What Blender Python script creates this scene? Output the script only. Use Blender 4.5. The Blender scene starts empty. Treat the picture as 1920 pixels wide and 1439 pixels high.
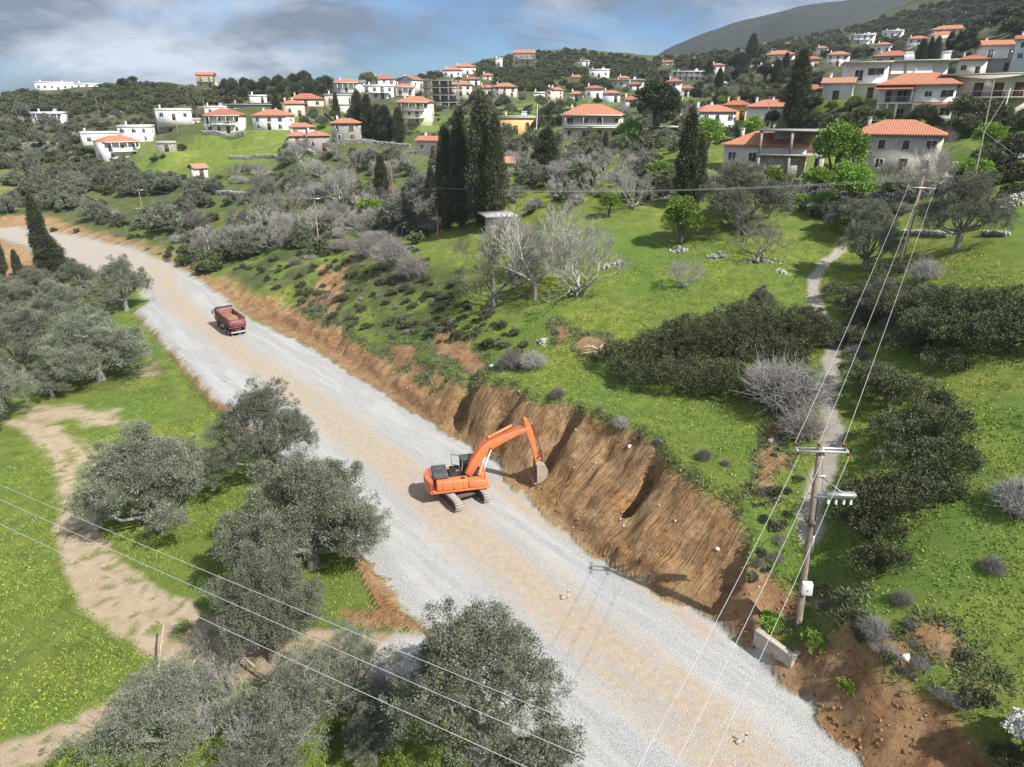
import bpy, math, random
import numpy as np
from mathutils import Vector, Matrix
R = math.radians
random.seed(7); rng = np.random.default_rng(7)
scene = bpy.context.scene
col = scene.collection

# ---------------------------------------------------------------- camera
CAMZ = 30.0; PITCH = R(21.6); FPX = 1300.0
cam_d = bpy.data.cameras.new('camera'); cam = bpy.data.objects.new('camera', cam_d); col.objects.link(cam)
cam.location = (0, 0, CAMZ); cam.rotation_euler = (R(90) - PITCH, 0, 0)
cam_d.sensor_width = 36; cam_d.lens = 36 * FPX / 1920; cam_d.clip_start = 0.5; cam_d.clip_end = 9000
scene.camera = cam
scene.view_settings.view_transform = 'Standard'; scene.view_settings.look = 'None'
scene.view_settings.exposure = EXPO = 0.55
scene.view_settings.gamma = 1.0
# ---------------------------------------------------------------- sun + sky
SUN_EL = R(47); SUN_DIR = Vector((0.78 * math.cos(SUN_EL), -0.62 * math.cos(SUN_EL), math.sin(SUN_EL))).normalized()
sun_d = bpy.data.lights.new('sun', 'SUN'); sun = bpy.data.objects.new('sun', sun_d); col.objects.link(sun)
sun_d.energy = 4.8; sun_d.angle = R(0.6); sun_d.color = (1.0, 0.955, 0.88)
sun.rotation_euler = SUN_DIR.to_track_quat('Z', 'Y').to_euler(); sun.location = (60, -50, 120)
world = bpy.data.worlds.new('World'); scene.world = world; world.use_nodes = True
def build_world():
    nt = world.node_tree; nt.nodes.clear(); N = nt.nodes.new; L = nt.links.new
    out = N('ShaderNodeOutputWorld'); bg = N('ShaderNodeBackground'); sky = N('ShaderNodeTexSky')
    sky.sky_type = 'NISHITA'; sky.sun_disc = False; sky.sun_elevation = SUN_EL
    sky.sun_rotation = math.atan2(SUN_DIR.x, SUN_DIR.y); sky.air_density = 1.0; sky.dust_density = 1.2; sky.ozone_density = 1.5
    tc = N('ShaderNodeTexCoord'); sep = N('ShaderNodeSeparateXYZ'); L(tc.outputs['Generated'], sep.inputs[0])
    # cloud layer: project the view direction on a flat ceiling so the clouds flatten towards the horizon
    zc = N('ShaderNodeMath'); zc.operation = 'MAXIMUM'; L(sep.outputs['Z'], zc.inputs[0]); zc.inputs[1].default_value = 0.0
    za = N('ShaderNodeMath'); za.operation = 'ADD'; L(zc.outputs[0], za.inputs[0]); za.inputs[1].default_value = 0.24
    dx = N('ShaderNodeMath'); dx.operation = 'DIVIDE'; L(sep.outputs['X'], dx.inputs[0]); L(za.outputs[0], dx.inputs[1])
    dy = N('ShaderNodeMath'); dy.operation = 'DIVIDE'; L(sep.outputs['Y'], dy.inputs[0]); L(za.outputs[0], dy.inputs[1])
    cmb = N('ShaderNodeCombineXYZ'); L(dx.outputs[0], cmb.inputs[0]); L(dy.outputs[0], cmb.inputs[1])
    def noise(scale, det, rough, off, dist=0.0):
        mp = N('ShaderNodeMapping'); L(cmb.outputs[0], mp.inputs[0]); mp.inputs['Location'].default_value = off
        mp.inputs['Scale'].default_value = (1.0, 1.0, 1)
        n = N('ShaderNodeTexNoise'); n.inputs['Scale'].default_value = scale; n.inputs['Detail'].default_value = det
        n.inputs['Roughness'].default_value = rough; n.inputs['Distortion'].default_value = dist
        L(mp.outputs[0], n.inputs['Vector']); return n
    def ramp(inp, pts):
        r = N('ShaderNodeValToRGB'); L(inp, r.inputs[0]); e = r.color_ramp.elements
        e[0].position = pts[0][0]; e[0].color = (*[pts[0][1]] * 3, 1); e[1].position = pts[-1][0]; e[1].color = (*[pts[-1][1]] * 3, 1)
        for p, v in pts[1:-1]:
            q = e.new(p); q.color = (v, v, v, 1)
        return r
    n1 = noise(0.85, 8, 0.58, (3.1, 0.4, 0), 0.2); cover = ramp(n1.outputs['Fac'], [(0.40, 0.0), (0.50, 0.5), (0.58, 1)])
    # heavier cover to the upper left, clearer low over the right
    sd = N('ShaderNodeMath'); sd.operation = 'MULTIPLY_ADD'; L(sep.outputs['X'], sd.inputs[0]); sd.inputs[1].default_value = -0.45
    L(cover.outputs[0], sd.inputs[2])
    se = N('ShaderNodeMath'); se.operation = 'MULTIPLY_ADD'; L(zc.outputs[0], se.inputs[0]); se.inputs[1].default_value = 2.2; L(sd.outputs[0], se.inputs[2])
    sf = N('ShaderNodeMath'); sf.operation = 'SUBTRACT'; L(se.outputs[0], sf.inputs[0]); sf.inputs[1].default_value = 0.10; sf.use_clamp = True
    n2 = noise(1.3, 8, 0.6, (7.0, 2.0, 0), 0.3)
    shade = N('ShaderNodeValToRGB'); L(n2.outputs['Fac'], shade.inputs[0]); e = shade.color_ramp.elements
    e[0].position = 0.42; e[0].color = (1.15, 1.5, 2.05, 1); e[1].position = 0.64; e[1].color = (4.0, 4.45, 5.1, 1)
    hsv = N('ShaderNodeHueSaturation'); hsv.inputs['Saturation'].default_value = 1.15; hsv.inputs['Value'].default_value = .62; tint = N('ShaderNodeMix'); tint.data_type = 'RGBA'; tint.blend_type = 'MULTIPLY'; tint.inputs['Factor'].default_value = 1; tint.inputs['B'].default_value = (.70, .94, 1.32, 1); L(sky.outputs[0], tint.inputs['A']); L(tint.outputs['Result'], hsv.inputs['Color'])
    mix = N('ShaderNodeMix'); mix.data_type = 'RGBA'; L(sf.outputs[0], mix.inputs['Factor']); L(hsv.outputs[0], mix.inputs['A']); L(shade.outputs[0], mix.inputs['B'])
    L(mix.outputs['Result'], bg.inputs['Color']); bg.inputs['Strength'].default_value = 0.125
    L(bg.outputs[0], out.inputs[0])
build_world()

# ---------------------------------------------------------------- maths helpers
SN, CS = math.sin(PITCH), math.cos(PITCH)
def ray(u, v):
    a = (u - 960.0) / FPX; b = (v - 719.5) / FPX
    return np.array([a, CS - b * SN, -(SN + b * CS)])
def Pd(u, v, d):
    r = ray(u, v) * d; return (r[0], r[1], CAMZ + r[2])
def Pz(u, v, z):
    r = ray(u, v); d = (z - CAMZ) / r[2]; return (r[0] * d, r[1] * d, z)
def XY0(pts, z=0.0):
    return np.array([Pz(u, v, z)[:2] for u, v in pts])
def _h(ix, iy, s):
    n = (ix.astype(np.int64) * 374761393 + iy.astype(np.int64) * 668265263 + s * 1442695041) & 0xffffffff
    n = ((n ^ (n >> 13)) * 1274126177) & 0xffffffff
    return ((n ^ (n >> 16)) & 0xffff) / 65535.0
def vnoise(x, y, s=0):
    x = np.asarray(x, float); y = np.asarray(y, float)
    ix = np.floor(x); iy = np.floor(y); fx = x - ix; fy = y - iy
    fx = fx * fx * (3 - 2 * fx); fy = fy * fy * (3 - 2 * fy)
    a = _h(ix, iy, s); b = _h(ix + 1, iy, s); c = _h(ix, iy + 1, s); d = _h(ix + 1, iy + 1, s)
    return (a * (1 - fx) + b * fx) * (1 - fy) + (c * (1 - fx) + d * fx) * fy
def fbm(x, y, sc, octv=4, s=0, gain=0.5):
    t = 0; a = 1; tot = 0; f = 1.0 / sc
    for k in range(octv):
        t = t + a * (vnoise(x * f + 17.3 * k, y * f - 9.1 * k, s + k) - 0.5); tot += a; a *= gain; f *= 2.03
    return t / tot * 2
def sstep(a, b, x):
    t = np.clip((x - a) / (b - a), 0, 1); return t * t * (3 - 2 * t)
def seg_dist(x, y, poly, closed=False):
    p = np.asarray(poly, float); q = np.roll(p, -1, 0) if closed else p[1:]; p0 = p if closed else p[:-1]
    best = np.full(x.shape, 1e9)
    for (ax, ay), (bx, by) in zip(p0, q):
        dx, dy = bx - ax, by - ay; L2 = dx * dx + dy * dy + 1e-9
        t = np.clip(((x - ax) * dx + (y - ay) * dy) / L2, 0, 1)
        best = np.minimum(best, np.hypot(x - ax - t * dx, y - ay - t * dy))
    return best
def inside(x, y, poly):
    p = np.asarray(poly, float); r = np.zeros(x.shape, bool); n = len(p); j = n - 1
    for i in range(n):
        xi, yi = p[i]; xj, yj = p[j]
        if yi != yj:
            c = ((yi > y) != (yj > y)) & (x < (xj - xi) * (y - yi) / (yj - yi) + xi); r ^= c
        j = i
    return r
def sdist(x, y, poly):
    d = seg_dist(x, y, poly, True); return np.where(inside(x, y, poly), -d, d)

# ---------------------------------------------------------------- terrain control points (photo pixel + height or distance -> world)
CZ = [ # u, v, z
 (0,1439,-1.6),(300,1439,-1.2),(600,1439,-0.8),(850,1439,-.3),(300,1300,-1.4),(0,1200,-1.8),(600,1230,-.7),(300,1100,-1.2),(100,1000,-1.6),(0,850,-1.8),
 (400,980,-1.1),(300,850,-1.4),(150,800,-1.6),(50,700,-1.6),(250,720,-1.6),(350,760,-1.3),(0,600,-2),(150,620,-1.8),(230,585,-1.0),(100,540,-2),(0,530,-2),(690,1130,-.4),
 (30,480,-0.8),(720,650,2.5),(650,600,3),(600,500,8.2),(540,545,3.2),(500,520,3.2),(440,500,1.8),(800,600,5),(820,510,9),(850,450,10),(820,440,10),(930,620,7),(900,680,4.2),
 (960,700,6),(1060,760,6.2),(1165,800,6.2),(1270,880,5.9),(1330,920,5.6),(1390,965,4.9),(1000,560,9),(1100,620,8.4),(1200,540,10.5),(1300,700,7.8),(1450,600,10.5),
 (1430,450,14.5),(1280,450,14),(1000,450,12.5),(1380,400,16.5),(1560,440,15.3),(1420,800,7.2),(1440,890,6.4),
 (1497,1172,1.5),(1450,1110,2.0),(1510,985,5),(1540,1080,3.2),(1430,1190,.7),(1600,1120,5),(1545,900,6.6),(1555,800,7.9),(1555,700,9.2),(1560,640,10),(1530,560,11.2),(1530,510,12.5),(1580,470,13.8),
 (1700,1180,4.8),(1800,1250,4.5),(1860,1380,3.0),(1700,800,9),(1850,750,11),(1850,1000,7.8),(1750,1100,6),(1900,1250,4.7),(1850,620,13.5),(1850,540,15.5),(1850,460,17.5),(1700,490,14.8),
 (1850,390,19.5),(1750,340,21.3),(1850,300,23.4),(1000,350,17.5),(600,460,7.2),(1650,700,10),(1640,900,7.6),
 (250,440,1.6),(340,495,1.0),(400,520,1.8),(120,425,1.6),(0,412,2.0)]
CD = [ # u, v, d
 (250,400,190),(270,378,200),(100,330,235),(230,303,245),(387,335,198),(420,252,243),(90,236,300),(500,242,240),(650,268,215),(595,285,206),(775,238,260),(800,292,198),(1110,264,177),
 (1345,250,170),(1430,310,115),(1640,325,105),(1720,226,130),(1870,224,124),(1900,262,108),(1590,232,142),(1500,250,160),(1250,330,120),(1250,285,150),(1650,190,147),(1850,150,168),(1880,136,200),
 (1700,100,330),(1570,128,320),(1500,120,330),(1770,82,370),(1613,84,420),(1900,62,330),(1300,152,400),(1350,118,450),(1250,132,450),(1200,172,370),(1150,330,118),
 (600,400,152),(450,450,142),(700,350,165),(900,300,165),(1000,300,150),(500,330,200),(300,330,215),(400,380,185),(160,270,265),(330,235,265),(300,200,330),(0,260,290),(0,215,350),(150,215,340),
 (0,180,395),(110,166,400),(240,160,405),(330,160,420),(387,166,380),(450,162,450),(600,160,460),(700,160,440),(800,150,470),(450,205,250),(560,215,255),(650,205,285),(700,192,290),(800,200,300),(850,140,400),(880,190,310),(930,182,310),(1050,186,300),(1130,185,280),
 (983,128,460),(950,104,560),(1060,94,580),(1150,100,580),(1205,112,600),(860,128,520),(1100,130,470),(1000,150,400),(1130,150,380),
 (1210,112,690),(1400,90,690),(1500,70,690),(1600,48,690),(1750,11,690),(1900,-35,690),(2150,-90,690),(1820,60,480),(1700,60,480),(1500,95,450)]
W = [ # world x, y, z
 (-70,0,-3),(0,-30,-1),(0,5,-.5),(60,-30,8),(60,10,9),(110,60,27),(-110,40,-4),(-160,90,-4),(-220,150,0),(-300,260,20),(-420,420,33),(60,30,10),(130,150,38),(200,300,66),(170,210,50),(400,600,150),(500,300,140),(300,100,90),
 (-420,800,30),(0,900,30),(150,760,52),(0,700,60),(-200,620,30),(300,900,75),(500,900,120),(-600,1200,20),(600,1300,60),(0,1300,20),(-100,520,38),(-260,560,28),(-350,450,34),(-180,460,30),(700,800,170),(250,720,78)]
# the ground the cut was dug out of carried on over the road side
EXTRA = []
for u, v, z in [(960,700,6),(1010,735,6.2),(1060,760,6.2),(1110,780,6.3),(1165,800,6.3),(1215,845,6.2),(1270,880,6.0),(1330,925,5.8),(1385,968,5.2)]:
    q = Pz(u, v, z); EXTRA += [q, (q[0] - 2.7, q[1] - 2.2, z + .1), (q[0] - 5.4, q[1] - 4.4, z)]
_cp = np.array([Pz(*c) for c in CZ if c[:2] not in ((960,700),(1060,760),(1165,800),(1270,880),(1330,920),(1390,965))] + EXTRA + [Pd(*c) for c in CD] + W)
_cx, _cy, _cz = _cp.T
def _ker(dx, dy, s): return np.sqrt(dx * dx + dy * dy + s * s)
_s = 0.02 * np.hypot(_cx, _cy) + 1.0
_A = _ker(_cx[:, None] - _cx[None], _cy[:, None] - _cy[None], _s[None])
_n = len(_cx); _P = np.c_[np.ones(_n), _cx, _cy]
_M = np.block([[_A - 0.6 * np.eye(_n), _P], [_P.T, np.zeros((3, 3))]])
_w = np.linalg.solve(_M, np.r_[_cz, 0, 0, 0])
def natural(x, y):
    z = _w[_n] + _w[_n + 1] * x + _w[_n + 2] * y
    for i in range(_n): z = z + _w[i] * _ker(x - _cx[i], y - _cy[i], _s[i])
    return z
# road platform (z = 0): toe of the cut on the right, embankment edge on the left
TOE = XY0([(1900,1640),(1640,1439),(1500,1300),(1445,1262),(1385,1200),(1335,1152),(1250,1120),(1150,1065),(1080,1000),(1015,938),(985,905),(930,868),(870,828),(800,782),(740,735),(690,700),(620,655),(560,622),(505,592),(470,582),(455,572),(430,556),(395,530),(350,503),(300,483),(250,466),(200,455),(130,441),(50,430),(-150,424)])
LEFT = XY0([(-150,440),(0,448),(60,464),(110,486),(160,500),(215,514),(262,534),(288,548),(290,560),(262,577),(300,622),(350,680),(405,742),(500,832),(600,935),(690,1060),(740,1140),(800,1190),(880,1262),(985,1400),(1150,1640)])
PLAT = np.r_[TOE, LEFT]
CHUTES = [(Pz(1222, 862, 5.5)[:2], Pz(1178, 985, .8)[:2], 2.5, .65), (Pz(1068, 775, 5.5)[:2], Pz(1022, 880, .8)[:2], 2.6, .8), (Pz(1330, 950, 5.2)[:2], Pz(1300, 1040, 1)[:2], .5, .6),
          (Pz(985, 740, 5.5)[:2], Pz(930, 830, 1)[:2], .9, .9), (Pz(1140, 810, 5.5)[:2], Pz(1090, 930, 1)[:2], .4, .5), (Pz(900, 700, 3.5)[:2], Pz(860, 790, 1)[:2], 1.4, .9), (Pz(1270, 900, 5.2)[:2], Pz(1230, 1010, 1)[:2], .3, .4)]
def carve(x, y, N):
    sd = sdist(x, y, PLAT)
    up = np.interp(y, [20, 30, 36, 39, 41, 44, 50.5, 55, 60, 63.5, 75, 90, 98, 104, 125, 160, 200], [1.25, 1.2, 1.25, 1.4, 1.24, 1.02, 1.02, 1.42, 1.2, 1.08, .85, .75, .7, .55, .45, .5, .5])
    along = -.64 * x + .77 * y; s = np.maximum(sd, 0)
    # buttresses and chutes left by the bucket
    ch = np.abs(vnoise(along / 5.5, along * 0, 11) - .5) * 2; rib = (ch - .45) * 2.6 * sstep(0, 1.5, s) * (y < 70) + (vnoise(along / 1.3, s * .1, 12) - .5) * .8 * sstep(0, 1, s) * (y < 70)
    for a_, b_, dep, wd in CHUTES:
        cd = seg_dist(x, y, np.array([a_, b_])) + fbm(x, y, 1.8, 3, 14) * .5; rib = rib - dep * np.exp(-(cd / wd) ** 2)
    wob = rib + fbm(x, y, 3.5, 3, 5) * 0.9 * sstep(0, 3, sd) + fbm(x, y, 9, 2, 9) * 1.2 * sstep(1, 5, sd)
    Z = np.clip(N, -s * 0.7, np.maximum(0, s * up + wob * np.minimum(s, 2) * .5))
    return Z, sd
def axis(lo, hi, c0, c1, h, g):
    a = [c0 + h * i for i in range(int((c1 - c0) / h) + 1)]
    s, p, l = h, a[-1], []
    while p < hi: s *= g; p += s; l.append(p)
    r = []; s, p = h, a[0]
    while p > lo: s *= g; p -= s; r.append(p)
    return np.array(r[::-1] + a + l)
GX = axis(-700, 800, -28, 34, 0.24, 1.018); GY = axis(-60, 1300, 16, 66, 0.24, 1.014)
X2, Y2 = np.meshgrid(GX, GY)
NAT = natural(X2, Y2)
_dist = np.hypot(X2, Y2)
NAT += fbm(X2, Y2, 14, 4, 21) * np.clip(_dist * 0.006, .25, 2.0) * sstep(-4, 6, NAT)
NAT += fbm(X2, Y2, 2.2, 3, 31) * 0.16
# farm terraces: soft steps on the slopes beyond the meadow
tz = NAT / 2.6 + fbm(X2, Y2, 60, 2, 41) * 1.2; fr = tz - np.floor(tz); stepz = (np.floor(tz) + sstep(0.55, 0.95, fr) - tz) * 2.6
NAT += stepz * 0.4 * sstep(100, 130, _dist) * (1 - sstep(320, 420, _dist))
ZZ, SDR = carve(X2, Y2, NAT)
# roughness of fresh dug soil and gravel platform
cutness = sstep(0.15, 0.9, NAT - ZZ) * sstep(0, .5, SDR)
ZZ += cutness * (fbm(X2, Y2, 1.3, 3, 51) * 0.42 + fbm(X2, Y2, 4.0, 2, 52) * .35 * sstep(0, 3, SDR)) + (SDR < 0) * fbm(X2, Y2, 5, 4, 53) * 0.05
# spoil ridge along the toe
ZZ += 0.5 * np.exp(-((SDR - 0.7) / 0.6) ** 2) * sstep(.35, .6, vnoise(X2 / 2.3, Y2 / 2.3, 61)) * ((X2 * .77 + Y2 * .64) > 32) * (Y2 < 105)
def H(x, y):
    x = np.asarray(x, float); y = np.asarray(y, float)
    i = np.clip(np.searchsorted(GX, x) - 1, 0, len(GX) - 2); j = np.clip(np.searchsorted(GY, y) - 1, 0, len(GY) - 2)
    fx = np.clip((x - GX[i]) / (GX[i + 1] - GX[i]), 0, 1); fy = np.clip((y - GY[j]) / (GY[j + 1] - GY[j]), 0, 1)
    return (ZZ[j, i] * (1 - fx) + ZZ[j, i + 1] * fx) * (1 - fy) + (ZZ[j + 1, i] * (1 - fx) + ZZ[j + 1, i + 1] * fx) * fy
_ds = np.geomspace(18, 1250, 900)
def G(u, v, dmin=18):
    """world point where the terrain is met in that direction from the survey point"""
    r = ray(u, v); x = r[0] * _ds; y = r[1] * _ds; z = CAMZ + r[2] * _ds
    b = (z < H(x, y)) & (_ds > dmin); k = int(np.argmax(b))
    if not b[k]: k = len(_ds) - 1
    lo, hi = _ds[max(k - 1, 0)], _ds[k]
    for _ in range(20):
        m = (lo + hi) / 2
        if CAMZ + r[2] * m < H(r[0] * m, r[1] * m): hi = m
        else: lo = m
    return Vector((r[0] * hi, r[1] * hi, float(H(r[0] * hi, r[1] * hi))))
def GP(pts): return np.array([G(u, v)[:2] for u, v in pts])
# ---------------------------------------------------------------- house list: survey (left, right, eave, base in photo pixels, distance), turned into metres and world places
HS = [ # u0,u1,v_eave,v_base,dist,roof,roof_px,yaw,wall,options,label
 (73,137,157,171,405,'flat',0,-5,'white','w','long flat-roofed white house alone on the left skyline'),
 (145,184,159,167,412,'flat',4,0,'white','','low white gabled house on the skyline right of the long one'),
 (368,404,143,165,380,'gable',6,-20,'yellow','b','pale yellow three-storey house on the hill crest'),
 (63,120,214,232,300,'flat',0,-10,'white','bp','solitary white house with deep shaded terrace on the left slope'),
 (297,358,208,225,264,'flat',0,5,'white','p','white flat-roofed house with blue pergola beside the tall brown tree'),
 (162,222,252,272,256,'flat',0,5,'white','','long white flat house behind the lowest white cottage at left'),
 (197,272,268,302,245,'hip',8,18,'white','b','white cottage with orange hipped roof and porch, lowest at left'),
 (222,285,240,266,252,'flat',0,-15,'white','','white house with dark doorway and thin chimney above the lowest cottage'),
 (300,375,227,250,270,'flat',0,0,'beige','','beige two-storey row behind the brown tree'),
 (365,394,317,334,198,'gable',8,25,'white','d','tiny white chapel with faded red gable roof among dark bushes'),
 (297,330,273,285,228,'flat',0,0,'stone','d','small roofless stone hut on the green terrace at left'),
 (383,458,219,250,243,'hip',11,-12,'white','b','white house with orange hip roof and long front balcony at left'),
 (386,428,203,215,285,'flat',0,0,'white','s','flat-roofed white house with water tanks behind the balcony house'),
 (430,513,198,212,272,'slab',0,0,'grey','','wide low grey house under a large overhanging slab roof'),
 (469,544,219,244,238,'hip',10,-18,'white','c','white stepped house with two orange roofs beside the balcony house'),
 (535,575,197,220,248,'hip',6,10,'beige','c','beige house with lower orange roof beneath the bigger one'),
 (545,606,188,200,264,'hip',8,0,'beige','','broad orange-roofed house above the beige one'),
 (545,590,245,256,214,'hip',6,0,'grey','','upper grey cottage with orange roof left of the arched stone house'),
 (543,577,258,273,208,'hip',6,0,'beige','','low beige cottage with orange roof left of the arched stone house'),
 (578,622,257,284,205,'hip',8,10,'stone','','grey stone house with orange roof below the arched one'),
 (620,678,234,268,215,'hip',10,-15,'stone','a','square grey stone house with arched upper windows'),
 (624,676,157,175,315,'hip',5,-10,'white','b','upper white house with shallow orange roof and glazed balcony'),
 (612,668,182,212,275,'flat',0,-5,'cream','bb','two-storey cream block with wraparound balcony beside a slim cypress'),
 (680,742,164,186,290,'flat',0,-10,'white','b','white terraced house with wide flat roof in the upper row'),
 (742,778,165,181,292,'hip',6,0,'white','b','white house with orange roof and balcony left of the concrete skeleton'),
 (762,806,152,166,306,'gable',9,60,'white','','white gable-ended house directly behind the concrete skeleton'),
 (740,812,195,236,258,'hip',14,-15,'cream','bb','cream three-storey house with dark balconies and big red roof'),
 (773,832,266,290,198,'gable',12,-30,'pinkwhite','','small pale house with orange gable roof above the cypress pair'),
 (830,865,133,146,400,'hip',5,0,'white','','white orange-roofed house on the hill, left of two'),
 (852,892,127,140,412,'hip',6,0,'white','','white orange-roofed house on the hill, right of two'),
 (842,885,161,180,312,'hip',6,0,'cream','c','cream house with orange roof just right of the concrete skeleton'),
 (898,925,166,180,314,'hip',4,0,'pinkwhite','','pale pink house with orange roof left of the arcaded one'),
 (924,968,165,184,308,'hip',7,0,'beige','a','beige house with arcaded porch and orange roof'),
 (964,1003,102,122,460,'gable',5,0,'beige','bb','lone beige villa high on the central hill'),
 (929,942,112,124,452,'flat',0,0,'white','','tiny white house left of the hilltop villa'),
 (1030,1064,171,190,312,'gable',7,55,'cream','c','cream gabled house with tall chimney in the centre of the village'),
 (1097,1130,168,186,283,'hip',6,0,'white','','plain white house with orange roof and two tall windows'),
 (1130,1162,177,192,274,'hip',9,0,'bluewhite','','blue-grey house with orange roof touching the plain white one'),
 (1105,1142,133,146,402,'flat',0,0,'white','s','flat white house with tank on the middle slope'),
 (1148,1205,152,166,362,'slab',0,0,'cream','','cream slab-roofed house above the dark cedar'),
 (1176,1202,160,170,330,'hip',5,0,'bluewhite','','small pale house with orange roof right of the slab-roofed one'),
 (1170,1197,190,203,242,'hip',8,15,'white','','white house with orange roof half behind the dark cedar'),
 (1054,1166,219,262,177,'hip',15,0,'beige','bC','long beige two-storey house with big orange roof and white balcony band'),
 (935,1000,224,252,190,'flat',0,0,'ochre','a','ochre arcaded house between the tall cypresses'),
 (1250,1276,156,180,250,'hip',5,0,'greywhite','','windowless pale tower-like house with orange roof'),
 (1260,1322,136,152,400,'slab',0,0,'white','b','long white house with beige slab roof on the slope'),
 (1333,1356,125,146,392,'hip',8,0,'white','','narrow tall white house with orange roof between cypresses'),
 (1387,1397,100,106,500,'hip',4,0,'pinkwhite','','tiny house with orange roof left of the big skyline cypress'),
 (1300,1387,213,250,170,'hip',10,26,'bluewhite','c','pale blue and white house with orange roof and two chimneys'),
 (1398,1476,204,238,167,'hip',13,0,'white','c','long white house with several orange roofs left of the single cypress'),
 (1355,1402,200,226,178,'hip',9,0,'ochre','c','yellow ochre house behind the brown bare tree'),
 (1436,1486,104,116,352,'hip',5,0,'cream','','cream house with flat orange roof high on the right slope'),
 (1503,1537,113,128,330,'hip',7,0,'pink','','pink cottage with orange pyramid roof'),
 (1550,1589,105,124,325,'hip',6,0,'white','','tall white house with orange roof right of the pink cottage'),
 (1566,1600,131,152,290,'hip',6,0,'pinkwhite','b','pale house with orange roof below the tall white one'),
 (1592,1636,68,84,420,'flat',0,0,'white','bc','white flat house with three chimneys on the upper slope'),
 (1702,1736,75,92,372,'hip',5,0,'white','','white house with orange roof behind the hillside cypresses, left one'),
 (1742,1786,68,84,360,'hip',5,0,'cream','','cream house with orange roof behind the hillside cypresses, right one'),
 (1748,1812,57,72,392,'hip',5,0,'beige','','beige gabled villa topmost on the right slope'),
 (1828,1868,65,82,352,'flat',0,0,'stone','','square brown stone house on the upper right slope'),
 (1874,1925,69,86,330,'hip',6,0,'white','','white house with orange roof cropped by the right edge, topmost'),
 (1640,1702,112,124,205,'hip',9,0,'beige','','broad orange tiled roof peeping over the modern white house'),
 (1838,1898,90,134,200,'gable',10,8,'white','b','tall white house with sloping orange roof and balcony at right'),
 (1896,1945,80,136,192,'gable',8,0,'bluewhite','','pale blue house cropped by the right edge'),
 (1795,1842,115,142,198,'hip',6,0,'pinkwhite','','low pinkish house left of the tall white one at right'),
 (1500,1542,184,194,152,'hip',8,0,'pinkwhite','','low house with dark red roof right of the single cypress'),
 (1541,1592,160,192,146,'gable',7,0,'white','','white house with pale orange roof joined to the modern house'),
 (1356,1500,276,318,112,'hip',21,0,'pinkwhite','','wide pale pink cottage with bright orange hipped roof'),
 (1588,1742,258,326,106,'hip',15,-6,'oldstone','','large old plastered stone building with half an orange roof'),
 (925,962,318,332,140,'gable',12,0,'beige','d','shed with faded red roof behind the tall cypresses'),
 (918,960,428,440,104,'slab',0,10,'beige','d','small shed with grey slab roof behind the bare trees'),
 (1215,1262,246,262,158,'slab',0,0,'beige','','low shed with pale corrugated roof left of the split cypress'),

 (1068,1092,178,190,290,'hip',5,0,'white','','small white house left of the plain white one with two windows'),
 (1208,1232,176,190,262,'hip',5,0,'cream','','cream cottage above the dark cedar, left of the pale tower'),
 (1160,1180,148,158,372,'hip',4,0,'white','','tiny white cottage left of the slab-roofed cream house'),
 (1000,1024,176,188,320,'flat',0,0,'white','','little flat white house between the arcaded house and the gabled cream one'),
 (872,900,150,160,345,'hip',4,0,'white','','small white house above the pale pink one'),
 (700,742,150,160,330,'hip',4,0,'white','','white house with low orange roof behind the terraced flat house'),
 (655,684,160,173,322,'flat',0,0,'white','','flat white house between the glazed-balcony house and the terraced one'),
 (1640,1668,86,100,350,'hip',5,0,'white','','white cottage below the three-chimney house'),
 (1846,1880,50,62,400,'hip',4,0,'white','','white house at the very top right of the village'),
 (1690,1718,96,108,300,'hip',5,0,'cream','','cream cottage below the left hillside cypresses'),
 (1420,1446,126,140,330,'flat',0,0,'white','','flat white house among the dark pines on the slope'),
 (1270,1300,168,182,262,'hip',6,0,'white','','white house with orange roof right of the pale tower'),
 (1486,1512,150,162,262,'hip',5,0,'beige','','beige cottage below the pink cottage'),
 (1085,1105,116,124,470,'flat',0,0,'cream','','tiny pale ruin on the central hill below the quarry scar'),
 (1866,1900,108,122,260,'hip',5,0,'cream','','cream house behind the tall white one at right'),
 (1722,1748,92,104,318,'hip',5,0,'white','','white cottage just right of the left hillside cypresses'),
 (1762,1790,96,108,300,'hip',5,0,'beige','','beige cottage below the middle hillside cypresses'),
 (1815,1842,84,97,320,'hip',5,0,'white','','white cottage beneath the square brown house'),
 (1655,1690,60,70,420,'flat',0,0,'white','','flat white house right of the three-chimney house'),
 (1530,1550,92,102,400,'hip',4,0,'white','','tiny white house above the tall white one'),
 (1404,1424,128,140,370,'hip',4,0,'cream','','tiny cream house between the dark slope pines'),
 (1240,1262,118,126,480,'hip',4,0,'beige','','long low beige house at the foot of the far mountain'),
 (1070,1092,146,156,400,'hip',4,0,'white','','small white house on the green patch of the central hill'),
 (905,925,143,153,380,'hip',4,0,'cream','','small cream house climbing the central hill'),
 (470,500,183,193,300,'flat',0,0,'white','','flat white house behind the slab-roofed one'),
]
def hplace(h):
    u0, u1, ve, vb, d = h[:5]; p = Pd((u0 + u1) / 2, vb, d); k = d / FPX
    return p, (u1 - u0) * k, (vb - ve) * k
SPECIAL = [(1722,226,130,15),(1850,224,126,15),(1650,188,146,18),(826,206,300,17),(1485,335,108,13)]
for h in HS:
    p, w, hh = hplace(h); r = max(w * .62, 4); rr = np.hypot(X2 - p[0], Y2 - (p[1] + w * .3))
    if h[4] > 100: ZZ += (p[2] - ZZ) * (1 - sstep(r, r * 1.9, rr))
for u, v, d, w in SPECIAL:
    p = Pd(u, v, d); rr = np.hypot(X2 - p[0], Y2 - (p[1] + 3)); ZZ += (p[2] - ZZ) * (1 - sstep(w * .6, w * 1.1, rr))
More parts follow.
